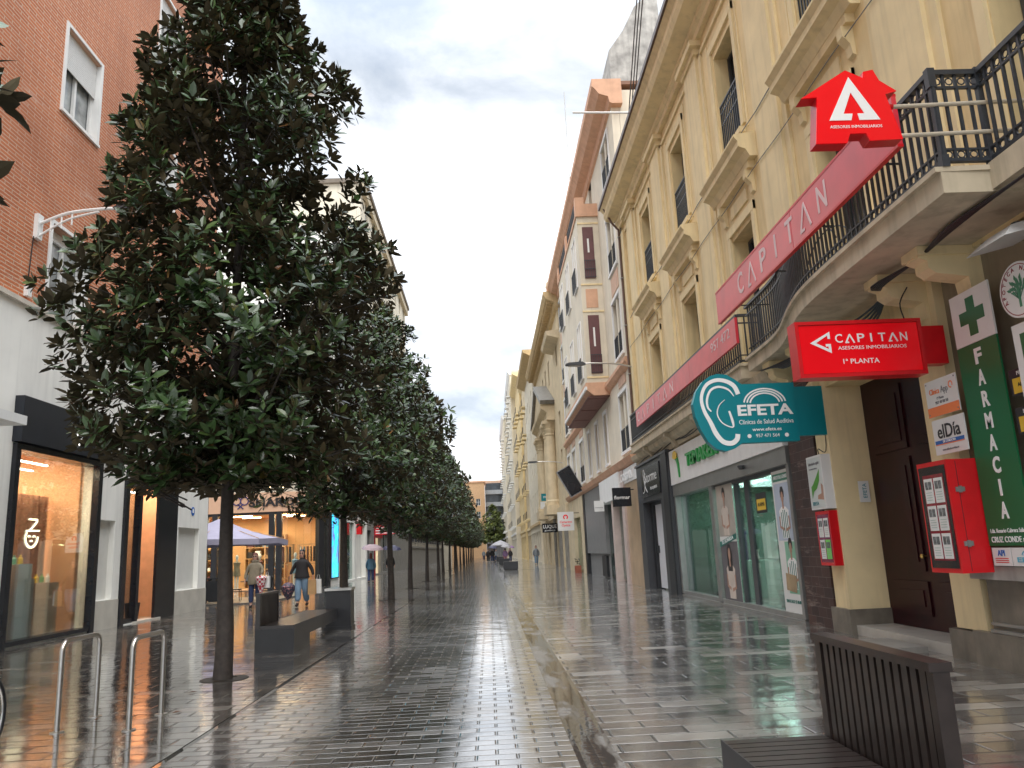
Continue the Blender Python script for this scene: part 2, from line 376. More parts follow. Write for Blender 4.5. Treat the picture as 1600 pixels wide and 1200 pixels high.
def txt(pl, string, x, y, h, m_, parent, d=.004, align='CENTER', width=None, bold=0., name='lettering', depth=.004, local=False, spacing=1, turn=0):
    cu = bpy.data.curves.new('t', 'FONT'); cu.body = string; cu.align_x = align; cu.align_y = 'CENTER'; cu.size = 1; cu.offset = bold; cu.extrude = .5; cu.space_character = spacing
    cu.resolution_u = 3
    to = bpy.data.objects.new('t', cu); COL.objects.link(to)
    bpy.context.view_layer.update(); me = bpy.data.meshes.new_from_object(to.evaluated_get(bpy.context.evaluated_depsgraph_get()))
    bpy.data.objects.remove(to); bpy.data.curves.remove(cu)
    vs = [v.co.copy() for v in me.vertices]
    if not vs: return None
    w0 = max(v.x for v in vs)-min(v.x for v in vs); sy_ = h/.73; sx = (width/w0) if width else sy_
    ct, st = math.cos(turn), math.sin(turn)
    mb = MB()
    for v in vs:
        a, b = v.x*sx, v.y*sy_; a, b = a*ct-b*st, a*st+b*ct
        mb.v.append(tuple(pl.fn((x+a, y+b), d+(v.z+.5)*depth)))
    mb.f = [tuple(p.vertices) for p in me.polygons]; mb.m = [0]*len(mb.f); bpy.data.meshes.remove(me)
    return obj(name, mb, m_, parent, local=local)

class Bld:
    """a building along the street: local x runs along its front, local y goes into the building"""
    def __init__(s, name, label, cat, side, X, Y0, Y1, group=None):
        s.side, s.X, s.Y0, s.Y1 = side, X, Y0, Y1
        if side == 'R': s.e = thing(name, label, cat, (X, Y1, 0), -math.pi/2, group); s.u = lambda Y: Y1-Y
        elif side == 'L': s.e = thing(name, label, cat, (X, Y0, 0), math.pi/2, group); s.u = lambda Y: Y-Y0
        else: s.e = thing(name, label, cat, (Y0, X, 0), 0, group); s.u = lambda x: x-Y0       # 'F' faces the camera, X is its Y
    def box(s, mb, ya, yb, da, db, z0, z1, mi=0): return mb.box(s.u(ya), s.u(yb), da, db, z0, z1, mi)
    def part(s, name, mb, m_, parent=None, smooth=False):
        cl = mb.clusters() if not getattr(mb, 'keep', False) else [mb]; r_ = None
        for c in cl: o = obj(name, c, m_, parent or s.e, local=True, smooth=smooth); r_ = r_ or o
        return r_
    def bpart(s, name, m_, boxes, parent=None):
        mb = MB()
        for b in boxes: s.box(mb, *b)
        return s.part(name, mb, m_, parent)
    def wall(s, ya, yb, z0, z1, holes, m_, th=.3, d=0., name='wall', mi_rev=None):
        ua, ub = sorted((s.u(ya), s.u(yb))); H = []
        for (a, b, c, dd) in holes:
            p, q = sorted((s.u(a), s.u(b))); H.append((p, q, c, dd))
        us = sorted({ua, ub, *[h[0] for h in H], *[h[1] for h in H]}); zs = sorted({z0, z1, *[h[2] for h in H], *[h[3] for h in H]})
        us = [u for u in us if ua <= u <= ub]; zs = [z for z in zs if z0 <= z <= z1]; mb = MB()
        for i in range(len(us)-1):
            j = 0
            while j < len(zs)-1:
                cu = (us[i]+us[i+1])/2
                ins = lambda jj: any(h[0] < cu < h[1] and h[2] < (zs[jj]+zs[jj+1])/2 < h[3] for h in H)
                if ins(j): j += 1; continue
                k = j
                while k+1 < len(zs)-1 and not ins(k+1): k += 1
                mb.add([(us[i], d, zs[j]), (us[i+1], d, zs[j]), (us[i+1], d, zs[k+1]), (us[i], d, zs[k+1])], [(0, 1, 2, 3)])
                j = k+1
        for (p, q, c, dd) in H:
            mb.add([(p, d, c), (q, d, c), (q, d, dd), (p, d, dd), (p, d+th, c), (q, d+th, c), (q, d+th, dd), (p, d+th, dd)],
                   [(0, 3, 7, 4), (1, 5, 6, 2), (3, 2, 6, 7), (0, 4, 5, 1)])
        for u_ in (ua, ub): mb.add([(u_, d, z0), (u_, d+th, z0), (u_, d+th, z1), (u_, d, z1)], [(0, 1, 2, 3)])
        mb.keep = True
        return s.part(name, mb, m_)
    def body(s, m_, z0, z1, depth=9, d=.31, roof=None):
        s.bpart('rear_walls', m_, [(s.Y0+.001, s.Y1-.001, d, depth, z0, z1)])
WCACHE = {}
def win(B, yc, z0, w_, h, style='cas', d=.22, frame=white_t, pn=None, parent=None, name='window'):
    """a framed window with its pane as a sub-part"""
    pn = pn or pane; key = (round(w_, 2), round(h, 2), style, frame.name, pn.name)
    if key not in WCACHE:
        a, b = MB(), MB(); t = .06
        a.box(-w_/2, -w_/2+t, 0, .06, 0, h); a.box(w_/2-t, w_/2, 0, .06, 0, h); a.box(-w_/2+t, w_/2-t, 0, .06, 0, t); a.box(-w_/2+t, w_/2-t, 0, .06, h-t, h)
        if style in ('cas', 'tall'): a.box(-.04, .04, -.01, .06, t, h-t)
        if style == 'tall': a.box(-w_/2+t, w_/2-t, -.005, .055, h*.72, h*.72+.06)
        if style == 'cross': a.box(-.03, .03, -.01, .06, t, h-t); a.box(-w_/2+t, w_/2-t, .002, .05, h*.5, h*.5+.05)
        b.box(-w_/2+.02, w_/2-.02, .075, .09, .02, h-.02)
        WCACHE[key] = (mesh_of('window', a, frame), mesh_of('pane', b, pn))
    o = bpy.data.objects.new(name, WCACHE[key][0]); COL.objects.link(o); o.parent = parent or B.e; o.location = (B.u(yc), d, z0)
    p = bpy.data.objects.new('pane', WCACHE[key][1]); COL.objects.link(p); p.parent = o
    return o
def shop_light(name, loc, size, watts, col, parent=None):
    l = bpy.data.lights.new(name, 'AREA'); l.shape = 'RECTANGLE'; l.size, l.size_y = size; l.energy = watts; l.color = col
    o = bpy.data.objects.new(name, l); COL.objects.link(o); o.location = loc; return o
def rail_panel(mb, u0, u1, d, z0, z1, step=.11, r_=.011, mi=0, orn=True):
    mb.box(u0, u1, d-.02, d+.02, z1-.04, z1, mi); mb.box(u0, u1, d-.015, d+.015, z0, z0+.03, mi)
    if orn: mb.box(u0, u1, d-.01, d+.01, z1-.2, z1-.17, mi)
    n = max(2, int((u1-u0)/step))
    for i in range(n+1):
        u_ = u0+(u1-u0)*i/n; mb.box(u_-r_, u_+r_, d-r_, d+r_, z0+.03, z1-.04, mi)

# ================================================================== ground
g = MB(); g.add([(-400, -60, -.03), (400, -60, -.03), (400, 900, -.03), (-400, 900, -.03)], [(0, 1, 2, 3)]); struct('ground', g, M_SLAB)
def sheet(name, x0, x1, y0, y1, z, m_):
    b = MB(); b.add([(x0, y0, z), (x1, y0, z), (x1, y1, z), (x0, y1, z)], [(0, 1, 2, 3)]); return struct(name, b, m_)
sheet('pavement_right', .86, 6.4, -12, 185, 0, M_SLAB)
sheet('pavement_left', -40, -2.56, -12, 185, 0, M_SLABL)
sheet('promenade', -2.5, .56, -12, 185, 0, M_SETT)
b = MB(); b.add([(-2.5, -12, 0), (-2.56, -12, -.004), (-2.56, 185, -.004), (-2.5, 185, 0)], [(0, 1, 2, 3)])
b.add([(-2.5, -12, -.012), (-2.5, 185, -.012), (-2.6, 185, -.012), (-2.6, -12, -.012)], [(0, 1, 2, 3)]); struct('edge_channel', b, M_GUT)
b = MB(); xs = [.56, .60, .71, .82, .86]; zs = [0, -.002, -.003, -.002, 0]
for i in range(4): b.add([(xs[i], -12, zs[i]), (xs[i+1], -12, zs[i+1]), (xs[i+1], 185, zs[i+1]), (xs[i], 185, zs[i])], [(0, 1, 2, 3)])
struct('gutter', b, M_GUT)
lightband = mat('pale_stone_band', (.30, .29, .27), .18, var=.15, sc=6)
for i, y in enumerate((59, 104)): sheet('pavement_band' if i == 0 else 'pavement_band.001', -2.5, .5, y, y+.5, .004, lightband)
for i, y in enumerate((59, 104)): sheet('pavement_band.002' if i == 0 else 'pavement_band.003', 1.0, 5.3, y, y+.5, .004, lightband)

# ================================================================== right: cream corner building
XR = 5.4
A = Bld('cream_building', 'nearest building on the right, cream render with pilasters, hooded windows and deep cornice', 'building', 'R', XR, -4.0, 27.5)
wy_ = [14.85+4.25*k for k in range(-4, 4)]                     # window axes
hol = []
for y in wy_:
    if -3.5 < y < 27: hol += [(y-.66, y+.66, 4.76, 7.62), (y-.62, y+.62, 9.62, 11.95)]
hol = [h for h in hol if h[0] > -3.9 and h[1] < 27.3]
A.wall(-4, 27.5, 4.45, 13.2, hol, cream, .42)
body = MB(); A.box(body, -3.999, 27.499, .43, 12, 4.45, 13.3); A.box(body, -3.999, 27.3, 3.4, 12, 13.3, 16.2); A.part('rear_walls', body, cream)
A.bpart('roof', mat('roof_tile', (.2, .1, .06), .7), [(-3.99, 27.49, .0, 3.5, 13.95, 14.05), (-3.9, 27.2, 3.3, 12, 16.2, 16.4)])
# attic set back behind the cornice
A.wall(-3.9, 27.3, 14.05, 16.2, [(y-.5, y+.5, 14.4, 15.8) for y in wy_ if -3 < y < 27], creamlt, .3, 3.05, 'attic_wall')
# pilasters, stepped
pm = MB(); cm = MB()
for k in range(-4, 4):
    y = 16.97+4.25*k
    if y > 27 or y < -3.2: continue
    A.box(pm, y-.72, y+.72, -.05, .0, 4.6, 12.72); A.box(pm, y-.52, y+.52, -.11, -.05, 4.6, 12.72)
    for zz in (12.72, 12.86): A.box(cm, y-.6-(zz-12.72), y+.6+(zz-12.72), -.16-(zz-12.72)*.7, 0, zz, zz+.14)
    A.box(cm, y-.62, y+.62, -.14, -.05, 4.6, 4.9)
A.box(pm, 26.75, 27.5, -.11, 0, 4.6, 12.72)
A.part('pilasters', pm, creamlt); A.part('capitals', cm, creamlt)
# cornice: stepped profile swept along
prof = [(0, 13.0), (-.12, 13.0), (-.12, 13.16), (-.2, 13.22), (-.2, 13.34), (-.55, 13.42), (-.62, 13.56), (-.62, 13.72), (-.74, 13.86), (-.74, 13.95), (.4, 13.95), (.4, 13.0)]
cb = MB(); cb.prism(prof, lambda p, t: (t, p[0], p[1]), A.u(27.6), A.u(-4), 0)
cb.prism([(-.05, 12.62), (0, 12.62), (0, 12.7), (-.05, 12.7)], lambda p, t: (t, p[0], p[1]), A.u(27.5), A.u(-4), 0)
A.part('cornice', cb, creamlt)
A.bpart('gutter_pipe', mat('brown_gutter', (.07, .035, .03), .4), [(27.62, -4, -.80, -.74, 13.86, 14.0)])
for y in wy_:
    if not -3.3 < y < 27: continue
    # upper window: frame, window, iron guard, sill bracket
    sm = MB()
    for (ya, yb, za, zb, pr) in [(y-.86, y-.70, 9.55, 12.3, .05), (y+.70, y+.86, 9.55, 12.3, .05), (y-.86, y+.86, 12.12, 12.3, .055), (y-1.0, y-.95, 9.4, 12.5, .025), (y+.95, y+1.0, 9.4, 12.5, .025)]:
        A.box(sm, ya, yb, -pr, 0, za, zb)
    A.box(sm, y-.8, y+.8, -.12, 0, 9.38, 9.5); A.box(sm, y-.22, y-.08, -.1, 0, 9.1, 9.38); A.box(sm, y+.08, y+.22, -.1, 0, 9.1, 9.38)
    A.part('window_surround', sm, creamlt)
    win(A, y, 9.64, 1.2, 2.28, 'cas', .30, mat('dark_frame', (.06, .06, .06), .5), pane)
    rm = MB(); rail_panel(rm, A.u(y)-.6, A.u(y)+.6, .03, 9.66, 10.75, .1); rm.box(A.u(y)-.6, A.u(y)+.6, .02, .04, 10.28, 10.31); A.part('window_guard', rm, iron)
    # middle window with hood on consoles
    hm = MB()
    A.box(hm, y-1.05, y+1.05, -.14, 0, 8.48, 8.62)
    hm.prism([(0, 8.62), (-.15, 8.62), (-.22, 8.76), (-.36, 8.82), (-.36, 8.93), (-.43, 9.02), (-.43, 9.06), (0, 9.13)], lambda p, t: (t, p[0], p[1]), A.u(y+1.25), A.u(y-1.25), 0)
    for q in (-.88, .88):
        hm.prism([(0, 8.02), (-.05, 8.05), (-.07, 8.2), (-.17, 8.32), (-.17, 8.48), (0, 8.48)], lambda p, t: (t, p[0], p[1]), A.u(y+q)-.08, A.u(y+q)+.08, 0)
    A.part('window_hood', hm, creamlt)
    fm = MB()
    for (ya, yb, za, zb, pr) in [(y-.84, y-.68, 4.76, 7.9, .05), (y+.68, y+.84, 4.76, 7.9, .05), (y-.84, y+.84, 7.72, 7.9, .055), (y-.5, y+.5, 8.05, 8.32, .03)]: A.box(fm, ya, yb, -pr, 0, za, zb)
    A.part('window_surround', fm, creamlt)
    win(A, y, 4.8, 1.28, 2.8, 'tall', .32, mat('dark_frame', (.06, .06, .06), .5), pane)
# ---- first floor ledge over the shops and ground floor piers
lb = MB(); lb.prism([(0, 4.1), (-.06, 4.1), (-.1, 4.25), (-.25, 4.32), (-.3, 4.45), (0, 4.45)], lambda p, t: (t, p[0], p[1]), A.u(27.5), A.u(13.7), 0)
A.part('shop_ledge', lb, conc)
A.wall(-4, 9.3, .0, 4.45, [], mat('pharmacy_stone', (.27, .22, .15), .55, var=.2, sc=2, streak=.4), .5, .1, 'ground_floor_wall')
A.bpart('door_pier', creamlt, [(8.75, 9.32, -.02, .62, .35, 4.45)]); 
A.bpart('plinth', plinth, [(-4, 8.9, -.1, .1, 0, .36), (-4, 8.62, -.03, .1, .40, .92), (8.9, 9.45, -.05, .62, 0, .33)])
A.bpart('stone_sill', mat('sill_stone', (.36, .34, .31), .5, var=.2, streak=.5), [(-4, 8.75, -.12, .09, .92, 1.06)])
A.bpart('metal_strip', greym, [(-4, 8.6, -.08, -.03, .365, .40), (-4, 8.6, -.06, -.03, .44, .47)])
# pier between door and glass shop
A.bpart('far_pier', creamlt, [(12.02, 12.55, -.02, .6, .35, 4.45), (12.0, 12.1, -.05, .64, .34, 3.9)])
A.bpart('far_pier_base', plinth, [(11.97, 12.62, -.08, .66, 0, .36)])
A.bpart('tiled_pier', M_TILEDK, [(12.62, 13.7, -.03, .6, 0, 4.1)])
A.bpart('door_lintel', cream, [(9.32, 12.02, .0, .62, 3.75, 4.45)])
dm = MB(); A.box(dm, 9.32, 12.0, .56, .64, .14, 3.75)
dr = A.part('door', dm, dred)
pm = MB()
for (a, b_) in ((10.75, 11.85), (9.5, 10.6)):
    for (c, d_) in ((.32, .78), (.92, 2.5), (2.62, 3.55)):
        A.box(pm, a+.08, b_-.08, .535, .56, c, d_); A.box(pm, a+.2, b_-.2, .52, .535, c+.12, d_-.12)
A.part('door_panel', pm, dred, dr)
hb = MB(); p = Vector((A.u(10.8), .5, 1.12)); hb.lathe([(0, -.03), (.022, -.028), (.03, 0), (.022, .028), (0, .03)], p, 12); hb.tube([p, p+Vector((0, .06, 0))], .01)
A.part('handle', hb, brass, dr, True)
A.bpart('doorstep', mat('worn_step', (.42, .40, .36), .25, var=.1), [(9.45, 11.97, -.0, .6, .0, .135)])
A.bpart('outer_step', greyst, [(9.9, 10.9, -.5, -.09, .0, .07)])
# ---- curved balcony
zt, zb = 4.76, 4.50
front = [(6.6, 4.32), (8.0, 4.33), (9.4, 4.36), (10.2, 4.42), (10.9, 4.55), (11.5, 4.70), (12.1, 4.84), (12.8, 4.92), (14.1, 4.95)]
def W2A(x, y): return (A.u(y), x-XR)
fr = smoothpts(front, 4)
poly = [W2A(5.42, 6.6)]+[W2A(p.y, p.x) for p in fr]+[W2A(5.42, 14.1)]
def slab(mb, poly, z0, z1): return mb.prism(poly, lambda p, t: (p[0], p[1], t), z0, z1, 0)
bm_ = MB(); slab(bm_, poly, zb, zt-.05)
poly2 = [W2A(5.42, 6.55)]+[W2A(p.y-.05, p.x) for p in fr]+[W2A(5.42, 14.12)]; slab(bm_, poly2, zt-.05, zt)
A.box(bm_, 6.6, 2.2, -.62, 0, zb+.02, zt+.02)                 # the balcony narrows towards us
bal = A.part('balcony', bm_, conc)
rm = MB()
def railing(pts, z0, h, mb, step=.12, r_=.013):
    P = [Vector((x-0, y)) for x, y in pts]
    acc = 0
    for i in range(len(P)-1):
        a, b_ = P[i], P[i+1]; seg = (b_-a).length; n_ = Vector((-(b_-a).y, (b_-a).x)).normalized()*.025
        def bar(z0_, z1_, k): mb.prism([tuple(a-n_*k), tuple(b_-n_*k), tuple(b_+n_*k), tuple(a+n_*k)], lambda p, t: (p[0], p[1], t), z0_, z1_)
        bar(z0+h-.05, z0+h, 1.3); bar(z0+h-.19, z0+h-.165, .6); bar(z0+.05, z0+.085, 1); bar(z0+.17, z0+.19, .6)
        while acc < seg:
            q = a+(b_-a)*(acc/seg); mb.box(q.x-r_, q.x+r_, q.y-r_, q.y+r_, z0+.085, z0+h-.05)
            acc += step
        acc -= seg
def scrolls(pts, z, mb, step=.12, r_=.035):
    P = [Vector((x, y)) for x, y in pts]; acc = step/2
    for i in range(len(P)-1):
        a, b_ = P[i], P[i+1]; seg = (b_-a).length; d = (b_-a).normalized()
        while acc < seg:
            q = a+d*acc; c = Vector((q.x, q.y, z)); D = Vector((d.x, d.y, 0))
            mb.tube([c+(D*math.cos(t*math.pi/4)+Vector((0, 0, 1))*math.sin(t*math.pi/4))*r_ for t in range(9)], .008, 4, 0, False)
            acc += step
        acc -= seg
rl = [W2A(p.y+.06, p.x) for p in fr]
railing(rl, zt, 1.0, rm); scrolls(rl[:22], zt+.89, rm); scrolls(rl[:22], zt+.13, rm)
side_ = [W2A(4.38, 6.62), W2A(4.82, 6.62)]; railing(side_, zt, 1.0, rm); scrolls(side_, zt+.89, rm); scrolls(side_, zt+.13, rm)
near_ = [W2A(4.84, 6.62), W2A(4.84, 2.3)]; railing(near_, zt, 1.0, rm); scrolls(near_, zt+.89, rm); scrolls(near_, zt+.13, rm)
for (x, y) in ((4.38, 6.62), (4.84, 6.62)):
    q = W2A(x, y); rm.box(q[0]-.026, q[0]+.026, q[1]-.026, q[1]+.026, zt, zt+1.01); rm.box(q[0]-.036, q[0]+.036, q[1]-.036, q[1]+.036, zt, zt+.12); rm.box(q[0]-.036, q[0]+.036, q[1]-.036, q[1]+.036, zt+.82, zt+1.02)
A.part('railing', rm, iron, bal)
# narrow far balcony
bm2 = MB(); A.box(bm2, 14.5, 26.4, -.46, 0, 4.46, 4.70); A.box(bm2, 14.45, 26.45, -.5, 0, 4.70, 4.75)
bal2 = A.part('balcony', bm2, conc)
rm2 = MB(); railing([W2A(4.98, 26.3), W2A(4.98, 14.55)], 4.75, 1.0, rm2, .14); railing([W2A(4.98, 14.55), W2A(5.4, 14.55)], 4.75, 1.0, rm2, .14); A.part('railing', rm2, iron, bal2)
# consoles
for y in (8.1, 9.0, 12.3, 13.4):
    c = MB(); k = 1.0 if y < 10 else .62
    c.prism([(0.1, 3.75), (-.1, 3.78), (-.13, 3.86), (-.05, 3.95), (-.07, 4.15), (-.42*k, 4.2), (-.5*k, 4.26), (-.5*k, 4.34), (-.6*k, 4.38), (-.6*k, 4.495), (.1, 4.495)], lambda p, t: (t, p[0], p[1]), A.u(y)-.13, A.u(y)+.13)
    c.box(A.u(y)-.17, A.u(y)+.17, -.62*k, .1, 4.40, 4.497)
    A.part('balcony_console', c, creamlt)
for y in (15.6, 18.6, 21.6, 24.6):
    c = MB(); c.prism([(0, 4.02), (-.12, 4.08), (-.3, 4.32), (-.42, 4.36), (-.42, 4.458), (0, 4.458)], lambda p, t: (t, p[0], p[1]), A.u(y)-.1, A.u(y)+.1); A.part('balcony_console', c, conc)

# ---- sign fascia shop (green letters) with its glass front Y 13.75 .. 22.6
ya, yb = 13.78, 22.55
A.bpart('shop_fascia', white_t, [(ya, yb, -.1, .3, 3.06, 4.02)])
A.bpart('fascia_beam', greym, [(ya, yb, -.07, .3, 2.74, 3.06)])
A.bpart('shop_frame', greym, [(ya, ya+.12, -.05, .2, .06, 2.74), (yb-.16, yb, -.05, .2, .06, 2.74), (18.7, 18.95, -.05, .2, .06, 2.74), (ya+.12, 18.7, -.02, .14, .04, .13), (18.95, yb-.16, -.02, .14, .04, .13), (ya, yb, -.06, .25, 0, .04)])
A.bpart('door_frame', greydk, [(17.22, 17.3, .04, .14, .13, 2.74), (16.45, 16.7, .08, .14, .13, 2.74), (ya+.12, 18.7, .03, .13, 2.66, 2.738)])
A.bpart('shop_glass', M_GLASSG, [(ya+.12, 18.7, .10, .11, .13, 2.66), (18.95, yb-.16, .10, .11, .13, 2.738)])
mint = mat('mint_interior_wall', (.34, .44, .38), .7, var=.06)
A.bpart('shop_interior', mint, [(ya, yb, 3.6, 3.7, 0, 3.0), (ya, ya+.02, .3, 3.6, .0, 3.0), (yb-.02, yb, .3, 3.6, .0, 3.0), (ya+.02, yb-.02, .2, 3.6, 2.95, 3.0)])
A.bpart('shop_floor', greyst, [(ya, yb, .14, 3.7, .005, .03)])
A.bpart('light_panel', emis('office_light', (.9, 1, .92), 1.6), [(15, 16.2, 1.2, 1.8, 2.9, 2.94), (20, 21.2, 1.2, 1.8, 2.9, 2.94), (17.4, 18.6, 1.2, 1.8, 2.9, 2.94)])
shf = thing('shelf_unit', 'white open shelf unit with dark boxes seen through the glass shop door', 'shelf', (6.3, 15.5, .03))
sh = MB()
for y in (14.9, 16.1): sh.box(6.1, 6.5, y, y+.03, .03, 1.9)
for z in (.35, .75, 1.15, 1.55, 1.86): sh.box(6.1, 6.5, 14.93, 16.1, z, z+.04)
obj('frame', sh, white_t, shf)
bx = MB()
for z in (.40, .80, 1.2): bx.box(6.15, 6.45, 15.0, 16.0, z, z+.26)
obj('box', bx, blackm, shf)
# yucca inside
yc = thing('potted_yucca', 'spiky potted yucca plant standing inside behind the glass door', 'plant', (6.1, 16.6, .03))
pb = MB(); pb.lathe([(0, 0), (.12, 0), (.16, .3), (.14, .3), (.13, .27), (0, .27)], (6.1, 16.6, .03), 12); obj('pot', pb, white_t, yc)
sb = MB(); sb.tube([(6.1, 16.6, .3), (6.12, 16.62, 1.3)], [.03, .02], 6); obj('stem', sb, bark, yc)
lb2 = MB()
for zc in (.95, 1.35, 1.6):
    for k in range(22):
        t = random.uniform(0, 6.28); el = random.uniform(-.2, 1.2); L_ = random.uniform(.3, .5); d = Vector((math.cos(t)*math.cos(el), math.sin(t)*math.cos(el), math.sin(el))); n_ = Vector((-math.sin(t), math.cos(t), 0))*.018
        c = Vector((6.11, 16.61, zc)); lb2.add([c-n_, c+n_, c+d*L_*.6+n_-Vector((0, 0, .02)), c+d*L_-Vector((0, 0, .12)), c+d*L_*.6-n_-Vector((0, 0, .02))], [(0, 1, 2, 3, 4)])
obj('leaves', lb2, M_LEAF, yc)
# desk scene behind far glass
dk = thing('reception_desk', 'dark reception desk with purple panel behind the far shop glass', 'desk', (6.6, 20.8, .03))
q = MB(); q.box(6.3, 6.36, 19.6, 21.9, .95, 1.7); obj('panel', q, mat('purple_board', (.06, .035, .14), .6), dk)
q = MB(); q.box(6.3, 7.0, 19.6, 21.9, .03, .93); obj('cabinet', q, mint, dk)
q = MB(); q.box(6.5, 6.55, 20.2, 21.8, 1.75, 2.3); obj('picture', q, mat('dark_picture', (.06, .05, .06), .5, var=.6, sc=9), dk)
for (y_, c_) in ((20.0, white_t), (21.1, blackm)):
    q = MB(); q.lathe([(0, 0), (.2, 0), (.24, .1), (.05, .12), (.04, .4), (.22, .45), (.25, .5), (0, .52)], (6.15, y_, .04), 12); q.box(6.32, 6.36, y_-.2, y_+.2, .5, 1.0); o_ = obj('office_chair', q, c_); tag(o_, ('white' if c_ is white_t else 'black')+' swivel chair by the reception desk behind the shop glass', 'chair')
# camera on beam
q = MB(); q.lathe([(0, 0), (.05, .01), (.075, .05), (.08, .09), (0, .09)], (5.27, 16.1, 2.86), 14); tag(obj('security_camera', q, greydk, smooth=True), 'small domed grey camera fixed to the metal beam over the glass shop door', 'camera')

# ---- posters on the glass
def shirt_person(pl, par, cx, z0, h, hair_, shirt, stripe, long_hair=False, arms=True, d=.0):
    """flat printed figure"""
    k = h/1.0
    lay = [('print_shirt', shirt, [[(-.17, 0), (.17, 0), (.20, .30), (.25, .52), (.10, .60), (-.10, .60), (-.25, .52), (-.20, .30)]]),]
    def P(pts): return [(cx+x*k, z0+y*k) for x, y in pts]
    q = MB(); pl.poly(q, P(lay[0][2][0]), d+.002, d+.004); obj('printed_shirt', q, shirt, par)
    if stripe:
        q = MB()
        for x in (-.13, -.04, .05, .14): pl.poly(q, P([(x-.018, .01), (x+.018, .01), (x+.018, .56-abs(x)*.5), (x-.018, .56-abs(x)*.5)]), d+.004, d+.005)
        obj('printed_stripe', q, stripe, par)
    q = MB()
    if long_hair: pl.poly(q, P([(-.13, .48), (.13, .48), (.15, .8), (.08, .95), (-.08, .95), (-.15, .8)]), d+.004, d+.0055)
    else: pl.poly(q, P([(-.09, .78), (.09, .78), (.10, .9), (.05, .985), (-.05, .985), (-.10, .9)]), d+.004, d+.0055)
    obj('printed_hair', q, hair_, par)
    q = MB(); pl.poly(q, P([(.045*math.cos(t*.5236)*1.5, .78+.11*math.sin(t*.5236)) for t in range(12)]), d+.0055, d+.007); pl.poly(q, P([(-.035, .56), (.035, .56), (.035, .72), (-.035, .72)]), d+.0055, d+.0065)
    if arms:
        pl.stroke(q, P([(-.23, .42), (-.24, .22), (-.06, .17)]), .06*k, d+.0055, d+.007); pl.stroke(q, P([(.23, .42), (.24, .2), (.02, .15)]), .06*k, d+.0055, d+.0068)
    obj('printed_skin', q, mat('printed_skin', (.42, .24, .17), .5), par)
def poster(name, label, ya_, yb_, z0, z1, top=None, X=5.42):
    t = thing(name, label, 'poster', (X, (ya_+yb_)/2, z0)); pl = Pl((X, max(ya_, yb_), z0), (0, -1, 0)); q = MB(); pl.rect(q, 0, abs(yb_-ya_), 0, z1-z0, -.004, .002); obj('sheet', q, top or paper, t); return t, pl
tealp = mat('green_shirt_stripe', (.01, .16, .13), .5); paleb = mat('pale_print_ground', (.46, .52, .62), .5, var=.1, sc=2)
t, pl = poster('window_poster', 'window poster of two men in green and white striped shirts by the tiled pier', 13.95, 14.85, .12, 2.68)
q = MB(); pl.rect(q, .06, .84, 1.28, 2.32, .002, .0035); obj('upper_picture', q, paleb, t)
q = MB(); pl.rect(q, .3, .84, .34, 1.26, .002, .0035); obj('lower_picture', q, mat('mint_print', (.25, .5, .36), .5), t)
shirt_person(pl, t, .45, 1.32, .95, hairk, white_s, tealp, d=.002); shirt_person(pl, t, .58, .42, .92, hairk, white_s, tealp, d=.002)
q = MB(); pl.poly(q, [(.2, .4), (.66, .36), (.72, .66), (.22, .7)], .010, .012); obj('printed_ball', q, mat('printed_ball', (.35, .25, .14), .5, var=.3), t)
q = MB(); pl.rect(q, .04, .86, 2.36, 2.5, .002, .0035); obj('heading_band', q, mat('green_band', (.05, .22, .14), .5), t)
txt(pl, 'UNIDOS POR LA SONRISA', .45, 2.43, .07, white_s, t, .004, width=.7); txt(pl, 'DENTAL SALUD  957 486 000', .45, .2, .06, tealp, t, .003, width=.7)
t, pl = poster('window_poster', 'narrow window poster of a woman and a man in plain white shirts', 17.35, 18.62, .12, 2.7)
q = MB(); pl.rect(q, .0, 1.27, .0, 1.3, .002, .0035); obj('lower_picture', q, mat('dark_print', (.12, .11, .12), .5), t)
q = MB(); pl.rect(q, .0, 1.27, 1.42, 2.58, .002, .0035); obj('upper_picture', q, mat('beige_print', (.42, .38, .33), .5, var=.15), t)
offw = mat('off_white_shirt', (.60, .52, .45), .6)
shirt_person(pl, t, .62, .05, 1.25, hairk, offw, None, True, d=.003); shirt_person(pl, t, .6, 1.44, 1.1, hairk, offw, None, d=.003)
q = MB(); pl.poly(q, [(0, 1.18), (1.27, 1.36), (1.27, 1.48), (0, 1.3)], .010, .012); obj('slogan_band', q, tealp, t)
txt(pl, 'TU SONRISA', .6, 1.33, .09, white_s, t, .012, width=.9, turn=.14)
t, pl = poster('notice', 'small black and yellow alarm notice stuck on the glass door', 15.35, 15.95, 1.95, 2.35, blackm, 5.45)
q = MB(); pl.rect(q, .05, .55, .06, .28, .002, .004); obj('yellow_field', q, yellow_s, t); txt(pl, 'ALARMA', .3, .17, .08, blackm, t, .004, width=.4)
# ---- letters on the fascia
fl = thing('shop_sign', 'green raised shop letters with a torch shaped emblem on the white fascia', 'sign', (5.28, 20, 3.1)); pl = Pl((5.30, 0, 0), (0, -1, 0))
txt(pl, 'TEMAKERAL', -18.75, 3.55, .34, mat('green_letters', (.02, .30, .06), .4), fl, .0, width=3.6, bold=.02, depth=.05)
q = MB(); pl.stroke(q, [(-21.75, 3.78), (-21.55, 3.7), (-21.45, 3.5), (-21.42, 3.2)], [.1, .14, .13, .03], .0, .04, sm=4); obj('emblem_stem', q, mat('green_letters', (.02, .30, .06), .4), fl)
q = MB(); pl.poly(q, [(-21.95, 3.78), (-21.85, 3.93), (-21.65, 3.96), (-21.45, 3.86), (-21.5, 3.74), (-21.7, 3.72)], .04, .055); obj('emblem_flame', q, yellow_s, fl)

